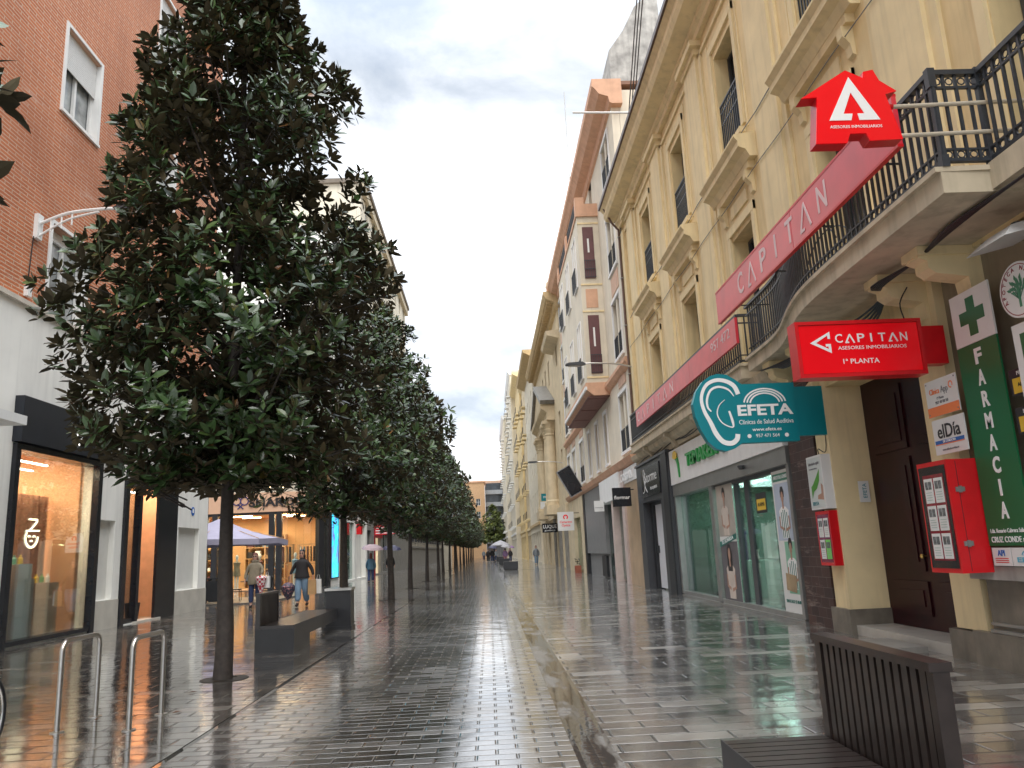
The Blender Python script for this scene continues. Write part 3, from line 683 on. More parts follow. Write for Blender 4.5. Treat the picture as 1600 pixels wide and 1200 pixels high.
# ---- black fronted shop Y 23 .. 27.6
A.bpart('black_shopfront', greydk, [(22.6, 27.5, -.14, .4, 2.8, 4.05), (22.6, 23.9, -.14, .4, 0, 2.8), (26.7, 27.5, -.14, .4, 0, 2.8), (22.6, 27.5, -.2, .45, 4.05, 4.12)])
A.bpart('black_column', blackm, [(22.62, 23.3, -.19, -.14, 0, 4.05)])
A.bpart('shop_shutter', mat('white_shutter_panel', (.66, .67, .70), .35, var=.03), [(24.9, 26.3, .18, .22, .04, 2.7)])
A.bpart('shop_door_frame', blackm, [(26.3, 26.7, .1, .26, .0, 2.8), (24.82, 24.9, .1, .26, 0, 2.7), (23.9, 26.3, .1, .26, 2.7, 2.8)])
A.bpart('shop_door', mat('grey_glass_door', (.22, .25, .26), .12), [(23.95, 24.82, .18, .22, .04, 2.7)])
A.bpart('lock_box', blackm, [(26.1, 26.28, .12, .18, 1.15, 1.38), (24.5, 24.62, .12, .18, 1.15, 1.38)])
t = thing('shop_sign', 'glossy dark panel with white italic shop lettering over the black shopfront', 'sign', (5.24, 25.1, 3.2)); pl = Pl((5.25, 0, 0), (0, -1, 0))
q = MB(); pl.rect(q, -26.5, -23.7, 2.95, 3.9, .0, .03); obj('panel', q, black_p, t)
txt(pl, 'Storme', -25.0, 3.55, .34, white_s, t, .035, width=1.9); txt(pl, 'PELUQUEROS', -24.6, 3.18, .09, white_s, t, .035, width=1.0)
q = MB(); pl.stroke(q, [(-26.3, 3.1), (-26.0, 3.2), (-25.85, 3.6), (-25.95, 3.85), (-26.1, 3.7), (-25.9, 3.3), (-25.6, 3.1)], .03, .03, .04, sm=4); obj('flourish', q, white_s, t)
# lamps / cables under the ledge
cb = MB()
for i, z in enumerate((4.30, 4.25, 4.2)):
    pts = [(5.33, 27, z)]+[(5.30-.01*i, y, z+.05*math.sin(y*1.7+i)) for y in np.arange(26, 13.6, -.8)]
    cb.tube(pts, .014, 5)
tag(obj('cable_bundle', cb, blackm), 'black cables running along the stained ledge above the glass shop', 'cables')
cb = MB()
for i in range(5):
    pts = [(5.0+.02*i, 13.6-.1*i, 4.4), (5.1, 12.6, 4.36-.03*i), (5.15, 11.4, 4.40), (5.1+.03*i, 10.1, 4.3-.04*i), (5.05, 9.2, 4.36), (4.85-.03*i, 8.9, 4.36), (4.9, 8.2, 4.42), (4.84-.02*i, 7.3, 4.45), (4.8, 6.3, 4.46), (4.78, 4.5, 4.44)]
    cb.tube(smoothpts(pts, 4), .016, 5)
tag(obj('cable_bundle', cb, blackm), 'thick bundle of black cables hanging under the curved balcony and over its brackets', 'cables')
cb = MB()
for i in range(4):
    cb.tube([(5.12+.01*i, 8.95+.13*math.cos(t*.42)*(1+.1*i), 3.83+.13*math.sin(t*.42)) for t in range(16)], .009, 5)
cb.tube(smoothpts([(5.1, 8.95, 3.97), (5.05, 8.9, 4.15), (5.08, 8.75, 4.3)], 4), .008, 5)
tag(obj('coiled_cable', cb, blackm), 'coil of cable hanging from the bracket beside the red box sign', 'cables')
# ================================================================== signs on the right
# red house shaped sign
t = thing('house_shaped_sign', 'bright red house shaped sign with white A at the end of the long banner', 'sign', (3.75, 6.9, 5.2)); pl = Pl((0, 6.9, 0), (1, 0, 0))
HP = [(3.24, 5.68), (3.72, 5.98), (3.89, 5.89), (3.9, 5.96), (4.0, 5.98), (4.05, 5.86), (4.21, 5.74), (4.09, 5.71), (4.2, 5.22), (3.87, 5.21), (3.84, 5.29), (3.68, 5.29), (3.64, 5.19), (3.33, 5.19), (3.40, 5.69)]
q = MB(); pl.poly(q, HP, -.02, .0); obj('face', q, red_s, t)
q = MB(); pl.poly(q, [(x*.995+.0185, z) for x, z in HP], -.16, -.0205); obj('case', q, red_d, t)
q = MB(); pl.poly(q, [(3.335, 5.2), (3.345, 5.2), (3.41, 5.67), (3.40, 5.67)], -.15, -.03); obj('pale_edge', q, white_t, t)
q = MB(); pl.poly(q, [(3.74, 5.90), (3.49, 5.43), (3.71, 5.43), (3.73, 5.50), (3.64, 5.50), (3.74, 5.73), (3.85, 5.50), (3.78, 5.50), (3.79, 5.43), (4.0, 5.43)], .001, .006); obj('letter_a', q, white_s, t)
txt(pl, 'ASESORES INMOBILIARIOS', 3.75, 5.36, .032, white_s, t, .001, width=.52)
q = MB()
for z in (5.30, 5.62): q.tube([(4.05, 7.0, z), (5.6, 7.0, z+.04)], .022, 10)
obj('support_pole', q, mat('cream_painted_pole', (.52, .46, .36), .5), t)
q = MB(); q.tube([(4.02, 7.0, 5.62), (4.2, 7.0, 5.624)], .028, 10); obj('pole_sleeve', q, red_d, t)
t.location = (3.533, 6.5, 4.983); t.scale = (.942, .942, .942)
# long banners on the balcony rail
t = thing('rail_banner', 'long faded red banner with large pale CAPITAN letters along the curved balcony', 'banner', (4.22, 10, 5.22)); pl = Pl((4.20, 0, 0), (0, -1, 0))
q = MB()
for (a, b_) in ((-13.25, -9.74), (-9.725, -7.0)):
    pl.rect(q, a, b_, 5.22, 5.74, -.05, 0); 
obj('board', q, red_b, t)
q = MB(); pl.rect(q, -13.25, -7.0, 5.74, 5.77, -.055, .005); pl.rect(q, -13.25, -7.0, 5.19, 5.22, -.055, .005); obj('edge_frame', q, red_d, t)
def A_open(pl, par, x, y, h, w_, m_, d=.002, th=.04):
    q = MB(); pl.stroke(q, [(x-w_/2, y-h/2), (x, y+h/2-.01)], th, d, d+.006); pl.stroke(q, [(x, y+h/2), (x+w_/2, y-h/2)], th, d+.001, d+.007); pl.rect(q, x-w_/2, x-w_/2+w_*.38, y-h/2, y-h/2+th, d+.001, d+.0065); obj('letter', q, m_, par)
xs_ = np.linspace(-11.9, -8.75, 7)
for ch, x in zip('CAPITAN', xs_):
    if ch == 'A': A_open(pl, t, x, 5.47, .36, .33, pinkw)
    else: txt(pl, ch, x, 5.47, .35, pinkw, t, .002, width=(.06 if ch == 'I' else .26), bold=.012)
q = MB()
for y in (7.4, 9.0, 10.6, 12.2): q.box(4.25, 4.75 if y > 11 else 4.42, y-.012, y+.012, 5.2, 5.215)
obj('bracket', q, blackm, t)
t = thing('rail_banner', 'lower faded red banner with telephone number on the far straight balcony', 'banner', (4.8, 19, 5.05)); pl = Pl((4.78, 0, 0), (0, -1, 0))
q = MB()
for (a, b_) in ((-24.3, -21.5), (-21.49, -19.0), (-18.99, -17.6), (-17.59, -14.1)): pl.rect(q, a, b_, 5.06, 5.56, -.05, 0)
obj('board', q, red_b, t)
txt(pl, '957 472', -15.1, 5.36, .2, pinkw, t, .002, width=1.3)
for ch, x in zip('CAPITAN', np.linspace(-23.9, -19.4, 7)):
    if ch == 'A': A_open(pl, t, x, 5.3, .3, .4, pinkw)
    else: txt(pl, ch, x, 5.3, .3, pinkw, t, .002, width=.08 if ch == 'I' else .34)
# arched black awning frame behind the banner
q = MB()
for k in range(4): q.tube([(4.5+.25*k, 11.0+.9*math.cos(a), 5.3+.65*math.sin(a)) for a in np.linspace(.3, 2.8, 12)], .012, 5)
tag(obj('hoop_frame', q, blackm), 'curved black metal hoops standing behind the long banner', 'frame')
# red box sign over the door
t = thing('box_sign', 'bright red illuminated box sign reading CAPITAN over the dark door', 'sign', (4.35, 8.6, 3.2)); pl = Pl((0, 8.6, 0), (1, 0, 0))
q = MB(); pl.rect(q, 3.62, 5.06, 3.23, 3.85, -.2, -.004); obj('case', q, red_d, t)
q = MB(); pl.rect(q, 3.65, 5.03, 3.26, 3.82, -.003, .002); obj('face', q, red_s, t)
q = MB(); q.box(5.06, 5.36, 8.62, 8.78, 3.33, 3.78); obj('wall_bracket', q, red_d, t)
q = MB()
for (x0, x1, z0, z1) in ((3.60, 5.08, 3.83, 3.87), (3.60, 5.08, 3.21, 3.25), (3.60, 3.64, 3.25, 3.83), (5.04, 5.08, 3.25, 3.83)): q.box(x0, x1, 8.585, 8.81, z0, z1)
obj('edge_frame', q, red_d, t)
q = MB(); pl.poly(q, [(3.76, 3.615), (4.0, 3.745), (4.0, 3.66), (3.97, 3.66), (3.97, 3.70), (3.83, 3.615), (3.97, 3.54), (3.97, 3.57), (3.94, 3.57), (3.94, 3.60), (4.0, 3.60), (4.0, 3.49)], .003, .006); obj('emblem', q, white_s, t)
for ch, x in zip('CAPITAN', np.linspace(4.1, 4.86, 7)):
    if ch == 'A': A_open(pl, t, x, 3.655, .105, .10, white_s, .003, .017)
    else: txt(pl, ch, x, 3.655, .105, white_s, t, .003, width=(.02 if ch == 'I' else .085), bold=.01)
txt(pl, 'ASESORES INMOBILIARIOS', 4.48, 3.545, .042, white_s, t, .003, width=.80)
txt(pl, '1ª PLANTA', 4.32, 3.385, .06, white_s, t, .003, width=.42, bold=.005)
# teal ear sign
t = thing('ear_sign', 'teal ear shaped sign with white strokes and EFETA letters sticking out from the pier', 'sign', (4.2, 12.0, 2.8)); pl = Pl((0, 12.0, 0), (1, 0, 0))
EO = [(3.7, 4.03), (3.58, 4.0), (3.46, 3.92), (3.34, 3.76), (3.27, 3.56), (3.29, 3.36), (3.36, 3.15), (3.46, 2.95), (3.58, 2.84), (3.73, 2.80), (3.87, 2.84), (3.99, 2.915), (4.9, 2.92), (4.9, 3.85), (4.07, 3.85), (3.97, 3.93), (3.85, 4.01)]
q = MB(); pl.poly(q, EO, -.14, 0); obj('board', q, teal, t)
q = MB(); pl.rect(q, 4.9, 5.41, 3.0, 3.78, -.11, -.02); obj('wall_bracket', q, teal, t)
q = MB()
pl.stroke(q, [(4.0, 3.69), (3.95, 3.82), (3.84, 3.90), (3.69, 3.93), (3.54, 3.88), (3.45, 3.77), (3.41, 3.62), (3.44, 3.44), (3.52, 3.26), (3.59, 3.08), (3.69, 2.95), (3.82, 2.92), (3.91, 2.98), (3.93, 3.06)], [.07, .07, .065, .06, .055, .05, .05, .055, .065, .075, .075, .075, .075, .075], .001, .006, sm=4)
pl.stroke(q, [(3.93, 3.66), (3.85, 3.77), (3.7, 3.82), (3.57, 3.77), (3.5, 3.63), (3.5, 3.5), (3.55, 3.43)], [.01, .03, .035, .035, .035, .03, .02], .0015, .0055, sm=4)
pl.stroke(q, [(3.78, 3.61), (3.68, 3.52), (3.64, 3.38), (3.71, 3.24), (3.86, 3.17), (3.87, 3.26), (3.83, 3.43)], [.006, .014, .018, .018, .02, .04, .03], .002, .005, sm=4)
obj('ear_drawing', q, white_s, t)
q = MB()
for r_ in (.34, .29, .24): pl.arc(q, (4.41, 3.52), r_*.98, 8, 172, .024, .001, .005, ry=r_*.72)
obj('arc_logo', q, white_s, t)
txt(pl, 'EFETA', 4.39, 3.42, .17, white_s, t, .001, width=.88, bold=.03)
txt(pl, 'Clínicas de Salud Auditiva', 4.40, 3.24, .075, white_s, t, .001, width=.86)
txt(pl, 'www.efeta.es', 4.40, 3.12, .055, white_s, t, .001, width=.46, bold=.01)
txt(pl, '957 471 564', 4.40, 3.02, .055, white_s, t, .001, width=.37)
q = MB(); pl.disc(q, (4.11, 3.02), .032, .001, .005); pl.disc(q, (4.70, 3.02), .032, .001, .005); obj('round_icon', q, white_s, t)
# white light box and red poster box on the far pier
def cabinet(name, label, X0, X1, ya_, yb_, z0, z1, m_):
    t = thing(name, label, 'cabinet', ((X0+X1)/2, (ya_+yb_)/2, z0)); q = MB(); q.box(X0, X1, ya_, yb_, z0, z1); obj('case', q, m_, t); return t, Pl((X0, yb_, z0), (0, -1, 0))
t, pl = cabinet('light_box', 'white wall light box with a green leaf advert, above the small red notice box', 5.20, 5.42, 12.0+.03, 12.60, 1.86, 2.70, paper)
q = MB(); pl.rect(q, .03, .54, .03, .81, .001, .004); obj('advert', q, mat('advert_ground', (.60, .64, .62), .35, var=.05), t)
q = MB(); pl.poly(q, [(.10, .36), (.18, .40), (.34, .52), (.46, .62), (.42, .44), (.30, .32), (.18, .28), (.10, .18)], .005, .007); obj('printed_leaf', q, greenl, t)
q = MB(); pl.poly(q, [(.30, .16), (.52, .14), (.53, .36), (.47, .40), (.45, .24), (.32, .22)], .005, .0065); obj('printed_hand', q, mat('printed_skin', (.42, .24, .17), .5), t)
txt(pl, 'Laboratorio capilar', .28, .72, .05, grey_txt, t, .005, width=.42, bold=.01); txt(pl, 'tratamientos', .24, .64, .03, grey_txt, t, .005, width=.3); txt(pl, 'EFETA', .2, .09, .06, teal, t, .005, width=.22)
q = MB(); q.tube(smoothpts([(5.3, 12.3, 2.70), (5.25, 12.2, 2.8), (5.33, 12.1, 2.76), (5.36, 12.1, 3.3)], 5), .008, 5); obj('cable', q, blackm, t)
def notices(pl, t, cols, rows, x0, y0, w_, h, dx, dy, special=None):
    for i in range(cols):
        for j in range(rows):
            q = MB(); pl.rect(q, x0+i*dx, x0+i*dx+w_, y0+j*dy, y0+j*dy+h, .001, .004); n_ = obj('notice_sheet', q, mat('green_notice', (.18, .62, .12), .4) if special == (i, j) else paper, t)
            q = MB(); 
            for a in (0, 1): pl.rect(q, x0+i*dx+w_*(.12+.4*a), x0+i*dx+w_*(.46+.4*a), y0+j*dy+h*.56, y0+j*dy+h*.88, .0045, .006)
            obj('printed_photo', q, mat('small_photo', (.14, .15, .15), .5, var=.9, sc=25), n_)
            q = MB()
            for a in range(4): pl.rect(q, x0+i*dx+w_*.14, x0+i*dx+w_*.84, y0+j*dy+h*(.12+.1*a), y0+j*dy+h*(.14+.1*a), .0045, .0055)
            obj('printed_lines', q, mat('green_grey_lines', (.3, .42, .36), .5), n_)
t, pl = cabinet('notice_box', 'small red notice box with four sheets below the white light box', 5.22, 5.42, 12.03, 12.54, 1.0, 1.83, red_d)
q = MB(); pl.rect(q, .04, .47, .05, .78, .0005, .003); obj('glazed_panel', q, mat('deep_red_back', (.22, .01, .03), .15), t)
notices(pl, t, 2, 2, .07, .10, .17, .29, .2, .33, (1, 0))
t, pl = cabinet('notice_cabinet', 'large red wall cabinet showing six property sheets beside the dark door', 4.94, 5.28, 8.30, 8.88, 1.0, 2.20, red_d)
q = MB(); pl.rect(q, .03, .55, .05, 1.15, .001, .006); obj('dark_panel', q, black_p, t)
q = MB(); pl.rect(q, .10, .50, .13, 1.06, .007, .009); obj('deep_red_back', q, mat('deep_red_back', (.22, .01, .03), .15), t)
pl2 = Pl(pl.fn((0, 0), .009), (0, -1, 0)); notices(pl2, t, 2, 3, .12, .15, .165, .27, .195, .30)
pl3 = Pl((0, 8.30, 0), (1, 0, 0)); q = MB()
for z in (1.28, 1.85): pl3.rect(q, 5.0, 5.10, z, z+.05, .0, .012); pl3.rect(q, 5.03, 5.06, z-.01, z+.06, .012, .03)
obj('hinge', q, greym, t)
q = MB(); pl3.rect(q, 5.04, 5.045, 1.02, 2.18, 0, .003); obj('seam', q, blackm, t)
# small plates by the door
def plate(name, label, ya_, yb_, z0, z1, X=5.2, m_=None, th=.012):
    t = thing(name, label, 'sign', (X, (ya_+yb_)/2, z0)); pl = Pl((X, yb_, z0), (0, -1, 0)); q = MB(); pl.rect(q, 0, yb_-ya_, 0, z1-z0, -th, 0); obj('board', q, m_ or paper, t); return t, pl
q = MB()
t, pl = plate('wall_plate', 'white plate with orange foot reading ClinicaApp, topmost beside the dark door', 8.33, 8.95, 2.74, 3.16, 5.22)
q = MB(); pl.rect(q, 0, .62, 0, .11, .0005, .003); obj('orange_band', q, orange_s, t)
txt(pl, 'Clínica', .18, .285, .07, orange_s, t, .001, width=.2); txt(pl, 'App', .38, .285, .08, grey_txt, t, .001, width=.14); q = MB(); pl.arc(q, (.51, .31), .035, -30, 290, .014, .001, .003); obj('round_emblem', q, orange_s, t)
txt(pl, '1ª Planta', .28, .2, .03, grey_txt, t, .001); txt(pl, '957 48 00 50', .3, .15, .035, grey_txt, t, .001)
q = MB(); 
for a in (.03, .59):
    for b_ in (.03, .39): pl.disc(q, (a, b_), .009, .0, .006, n=8)
obj('screw', q, greym, t)
t, pl = plate('wall_plate', 'white newspaper plate reading el Día with a blue line, beside the dark door', 8.30, 8.92, 2.30, 2.70, 5.22)
txt(pl, 'elDía', .31, .25, .16, blackm, t, .001, width=.44, bold=.012); q = MB(); pl.rect(q, .02, .58, .12, .16, .0005, .003); obj('blue_band', q, blue_s, t)
txt(pl, 'DE CÓRDOBA', .3, .14, .028, white_s, t, .0035); q = MB(); pl.rect(q, .02, .58, .108, .118, .0005, .003); obj('red_line', q, orange_s, t); txt(pl, 'www.eldiadecordoba.es', .3, .05, .024, grey_txt, t, .001)
# pharmacy board
t = thing('pharmacy_board', 'tall green board reading FARMACIA downwards with a green cross at the top', 'sign', (5.27, 7.95, 1.27)); pl = Pl((5.26, 0, 0), (0, -1, 0))
q = MB(); pl.rect(q, -8.28, -7.60, 3.40, 3.98, -.02, 0); obj('white_top', q, paper, t)
q = MB(); pl.rect(q, -8.28, -7.60, 1.27, 3.395, -.02, 0); obj('green_board', q, green_s, t)
q = MB(); pl.rect(q, -8.0, -7.86, 3.48, 3.90, .001, .005); pl.rect(q, -8.14, -8.0, 3.62, 3.76, .001, .005); pl.rect(q, -7.86, -7.72, 3.62, 3.76, .001, .005); obj('cross', q, green_s, t)
for i, ch in enumerate('FARMACIA'): txt(pl, ch, -7.94, 3.24-i*.232, .165, white_s, t, .001, bold=.035, width=(.035 if ch == 'I' else .12))
txt(pl, 'Lda. Rosario Cabrera Salinas', -7.93, 1.42, .045, white_s, t, .001, width=.58); txt(pl, 'CRUZ CONDE nº1', -7.93, 1.33, .06, white_s, t, .001, width=.58, bold=.01)
t, pl = plate('wall_plate', 'small white plate with blue and red API letters under the green pharmacy board', 7.95, 8.24, 1.07, 1.25, 5.25)
txt(pl, 'API', .15, .125, .06, blue_s, t, .001, bold=.02); q = MB(); 
for z in (.03, .05, .07): pl.rect(q, .04, .25, z, z+.008, .0005, .002)
obj('small_print', q, red_d, t)
t, pl = plate('wall_plate', 'small white plate with pale blue EFETA arcs at the foot of the pharmacy board', 7.4, 7.93, 1.07, 1.25, 5.25)
lb_ = mat('light_blue_print', (.12, .42, .55), .5); txt(pl, 'EFETA', .27, .06, .05, lb_, t, .001, width=.4, bold=.02); q = MB(); pl.arc(q, (.27, .09), .12, 15, 165, .012, .001, .003, ry=.07); pl.arc(q, (.27, .09), .09, 15, 165, .01, .001, .003, ry=.05); obj('arc_logo', q, lb_, t)
# plate on jamb
t = thing('wall_plate', 'small white vertical EFETA plate on the cream door jamb', 'sign', (5.78, 11.96, 1.95)); pl = Pl((0, 11.955, 0), (1, 0, 0)); q = MB(); pl.rect(q, 5.70, 5.86, 1.93, 2.25, -.015, 0); obj('board', q, paper, t); txt(pl, 'EFETA', 5.79, 2.1, .06, teal, t, .001, width=.22, turn=math.pi/2)
# round sign, projecting
t = thing('round_sign', 'round white sign with a green plant and red rim lettering high by the pharmacy board', 'sign', (5.12, 6.95, 3.4)); pl = Pl((5.12, 6.97, 3.66), (0, -1, 0))
q = MB(); pl.disc(q, (0, 0), .27, -.05, 0, n=40); obj('disc', q, paper, t)
q = MB(); pl.arc(q, (0, 0), .245, 0, 360, .008, .001, .003, n=48); obj('ring', q, mat('rim_red', (.3, .04, .05), .5), t)
for i, ch in enumerate('APOTECA NATURA'):
    a = R(205-i*17.5); 
    if ch != ' ': txt(Pl(pl.fn((.205*math.cos(a), .205*math.sin(a))), pl.x*math.sin(a)-pl.y*math.cos(a), pl.x*math.cos(a)+pl.y*math.sin(a)), ch, 0, 0, .045, mat('rim_red', (.3, .04, .05), .5), t, .001)
q = MB(); pl.stroke(q, [(0, -.17), (0, .1)], .03, .001, .004)
for k in range(16):
    a = R(20+k*10); r_ = .08+.07*(k % 3)/2; c = (r_*math.cos(a)*.9, -.03+r_*math.sin(a)); pl.poly(q, [(c[0]+.035*math.cos(a+b_)*(1 if j % 2 == 0 else .45), c[1]+.035*math.sin(a+b_)*(1 if j % 2 == 0 else .45)) for j, b_ in enumerate((0, 1.57, 3.14, 4.71))], .0015, .0045)
    pl.stroke(q, [(0, -.1), c], .006, .001, .0035)
obj('printed_plant', q, mat('plant_green', (.05, .22, .12), .5), t)
# green edged board at frame edge, and alarm plates
t = thing('framed_board', 'white framed green board at the right edge past the pharmacy board', 'sign', (5.2, 6.9, 2.3)); pl = Pl((5.16, 0, 0), (0, -1, 0)); q = MB(); pl.rect(q, -7.22, -6.4, 2.27, 3.36, -.05, 0); obj('board', q, white_t, t); q = MB(); pl.rect(q, -7.12, -6.5, 2.45, 3.26, .001, .004); obj('green_field', q, green_s, t)
for z, lab in ((2.72, 'upper'), (2.34, 'lower')):
    t, pl = plate('alarm_plate', lab+' black and yellow alarm plate between the pharmacy board and the framed green board', 7.0, 7.52, z, z+.26, 5.26, blackm)
    q = MB(); pl.rect(q, .04, .4, .02, .17, .0005, .003); obj('yellow_field', q, yellow_s, t); txt(pl, 'ALARMA', .22, .1, .04, blackm, t, .0035); txt(pl, 'M @ C', .2, .215, .04, white_s, t, .001)
# floodlight
t = thing('floodlight', 'white shaded floodlight on a bracket over the pharmacy board', 'lamp', (5.1, 7.1, 4.2))
q = MB(); q.add([(4.78, 6.55, 4.05), (4.78, 7.15, 4.05), (5.28, 7.15, 4.17), (5.28, 6.55, 4.17), (4.95, 6.68, 4.20), (4.95, 7.05, 4.20), (5.22, 7.05, 4.28), (5.22, 6.68, 4.28)], [(0, 1, 2, 3), (4, 5, 6, 7), (0, 1, 5, 4), (1, 2, 6, 5), (2, 3, 7, 6), (3, 0, 4, 7)]); obj('hood', q, mat('lamp_white', (.62, .62, .6), .35), t)
q = MB(); q.tube(smoothpts([(5.2, 6.85, 4.27), (5.32, 6.8, 4.33), (5.5, 6.8, 4.2)], 4), .018, 8); q.lathe([(0, 0), (.05, 0), (.05, .05), (0, .05)], (5.14, 6.86, 4.24), 10); obj('bracket', q, blackm, t)

# ================================================================== street furniture
def bench(name, label, loc, rz):
    t = thing(name, label, 'bench', loc, rz, 'slatted street benches with a raised back panel'); W = .62; L_ = 3.6; BK = 1.16
    q = MB(); q.box(0, W, 0, BK, 0, .37); q.box(.003, W-.003, BK, L_, .20, .37); obj('base', q, benchm, t, True)
    q = MB(); q.box(-.004, W+.004, -.006, 0, .0, .375); q.box(W, W+.006, 0, L_, .20, .43); q.box(-.006, 0, BK, L_, .20, .43); obj('side_plate', q, benchm, t, True)
    q = MB(); n = int(L_/.085)
    for i in range(n):
        y = i*L_/n; q.box((.075 if y < BK else 0), W-.001, y+.006, y+L_/n-.006, .375, .425)
    obj('seat_slats', q, benchb, t, True)
    q = MB(); q.box(.0, .07, 0, .07, .375, .905); q.box(.0, .07, BK-.05, BK, .375, .905); q.box(-.01, .085, -.005, BK+.005, .905, .94); q.box(.0, .018, .07, BK-.05, .375, .905); obj('back_frame', q, benchb, t, True)
    q = MB(); n = 14
    for i in range(n):
        y = .08+i*(BK-.14)/n; q.box(.022, .062, y+.012, y+(BK-.14)/n-.012, .375, .903)
    obj('back_slats', q, benchb, t, True); return t
b1 = bench('street_bench', 'dark bench between the first two trees of the left row', (-3.82, 13.3, 0), 0)
b2 = copy_tree(b1); b2.location = (1.80, 4.38, 0); b2.rotation_euler = (0, 0, math.pi); b2['label'] = 'dark brown slatted bench in the foreground at bottom right'
def litter_bin(x, y):
    t = thing('litter_bin', 'dark square litter bin with a pale rim at the far end of the left bench', 'bin', (x, y, 0))
    q = MB(); q.box(-.26, .26, -.22, .22, 0, .78); q.box(-.28, .28, -.24, .24, .0, .06); obj('body', q, benchm, t, True)
    q = MB(); q.box(-.28, .28, -.24, .24, .781, .83); obj('rim', q, steel, t, True); return t
litter_bin(-3.2, 17.3)
for i, (x, y) in enumerate(((-4.02, 7.80), (-3.34, 7.73))):
    t = thing('bicycle_rack', ['left of the two steel bicycle hoops', 'right of the two steel bicycle hoops, nearer the first tree'][i], 'bike rack', (x, y, 0), 0, 'steel bicycle hoops')
    q = MB(); pts = [(0, 0, 0), (0, 0, .70)]+[(0, .1-.1*math.cos(a), .70+.1*math.sin(a)) for a in np.linspace(.2, math.pi/2, 5)]+[(0, .62+.1*math.sin(a), .70+.1*math.cos(a)) for a in np.linspace(0, math.pi/2-.2, 5)]+[(0, .72, .70), (0, .72, 0)]
    q.tube(pts, .024, 14); obj('hoop', q, steel, t, True, True)
    for yy in (0, .72):
        q = MB(); q.lathe([(0, .0), (.06, .0), (.06, .008), (.03, .012), (.03, .014), (0, .014)], (0, yy, 0), 16); obj('foot_plate', q, steel, t, True, True)
# bicycle just peeping in at the left edge
t = thing('bicycle', 'black bicycle parked at the left edge, only a handlebar grip and tyre in view', 'bicycle', (-5.0, 7.1, 0))
q = MB()
for yy in (6.55, 7.62): q.tube([(-4.84, yy+.33*math.cos(a), .345+.33*math.sin(a)) for a in np.linspace(0, 2*math.pi, 33)], .019, 8, caps=False)
obj('tyre', q, blackm, t, smooth=True)
q = MB()
for yy in (6.55, 7.62):
    q.tube([(-4.84, yy+.31*math.cos(a), .345+.31*math.sin(a)) for a in np.linspace(0, 2*math.pi, 33)], .01, 6, caps=False)
    for k in range(14):
        a = k*math.pi/7; q.tube([(-4.84, yy, .345), (-4.84, yy+.31*math.cos(a), .345+.31*math.sin(a))], .0025, 4)
obj('rim', q, steel, t)
q = MB()
for a, b_ in (((6.55, .345), (6.72, .85)), ((7.62, .345), (7.33, .33)), ((7.33, .33), (6.76, .72)), ((7.33, .33), (7.45, .85)), ((7.45, .78), (6.74, .80)), ((7.62, .345), (7.43, .75))): q.tube([(-4.84, a[0], a[1]), (-4.84, b_[0], b_[1])], .016, 8)
obj('frame', q, black_p, t)
q = MB(); q.tube([(-4.84, 6.72, .85), (-4.84, 6.75, 1.0)], .013, 8); q.tube(smoothpts([(-5.1, 6.82, 1.0), (-4.92, 6.74, 1.0), (-4.76, 6.74, 1.0), (-4.55, 6.82, 1.0)], 4), .012, 8); obj('handlebar', q, black_p, t)
q = MB(); q.tube([(-5.12, 6.83, 1.0), (-5.0, 6.78, 1.0)], .02, 8); q.tube([(-4.64, 6.79, 1.0), (-4.53, 6.83, 1.0)], .02, 8); obj('grip', q, blackm, t)
q = MB(); q.prism([(7.3, .87), (7.36, .9), (7.55, .93), (7.58, .89), (7.45, .86)], lambda p, s_: (-4.84+s_*(1 if p[0] > 7.4 else .4), p[0], p[1]), -.07, .07); obj('saddle', q, blackm, t)

t.location = (-3.86, 6.07, 0); t.rotation_euler = (0, 0, math.pi)
# wall street lamps
def arm_lamp(name, label, base, side, reach, rise, heavy=True):
    t = thing(name, label, 'street lamp', base, 0); sx = side
    q = MB(); q.box(0, sx*.09, -.1, .1, -.28, .28); obj('wall_plate', q, white_t if heavy else steel, t, True)
    q = MB(); P = smoothpts([(sx*.08, 0, .08), (sx*reach*.3, 0, .08+rise*.75), (sx*reach*.62, 0, .08+rise), (sx*reach*.8, 0, .08+rise*1.0)], 6); q.tube(P, .035 if heavy else .03, 8)
    if heavy: q.tube(smoothpts([(sx*.08, 0, -.2), (sx*reach*.3, 0, rise*.5), (sx*reach*.6, 0, .02+rise)], 6), .025, 8)
    for k in (.14, .24, .34):
        if heavy: q.tube([(sx*reach*k, 0, -.2+rise*k*2.2), (sx*reach*k, 0, .08+rise*k*2.0)], .018, 6)
    obj('arm', q, white_t if heavy else steel, t, True, True)
    q = MB(); r_ = reach*.8; q.prism([(r_-.1, -.03), (r_+.02, .05), (r_+.5, .035), (r_+.62, -.01), (r_+.6, -.05), (r_+.1, -.07)], lambda p, s_: (sx*p[0], s_, .08+rise+p[1]), -.13, .13); obj('lamp_head', q, greydk, t, True)
    q = MB(); q.box(sx*(r_+.12), sx*(r_+.52), -.09, .09, .08+rise-.085, .08+rise-.07); obj('lens', q, mat('lamp_lens', (.5, .5, .48), .1), t, True); return t
arm_lamp('wall_lamp', 'white curved wall bracket street lamp on the orange brick wall at left', (-9.55, 16.2, 8.75), 1, 2.2, .30)
arm_lamp('wall_lamp', 'thin curved street lamp on the right wall beside the salmon bay window', (5.4, 27.0, 7.55), -1, 2.3, .18, False)
arm_lamp('wall_lamp', 'farther thin street lamp on the right beyond the tall slanted screen', (5.4, 54, 7.1), -1, 2.4, .15, False)
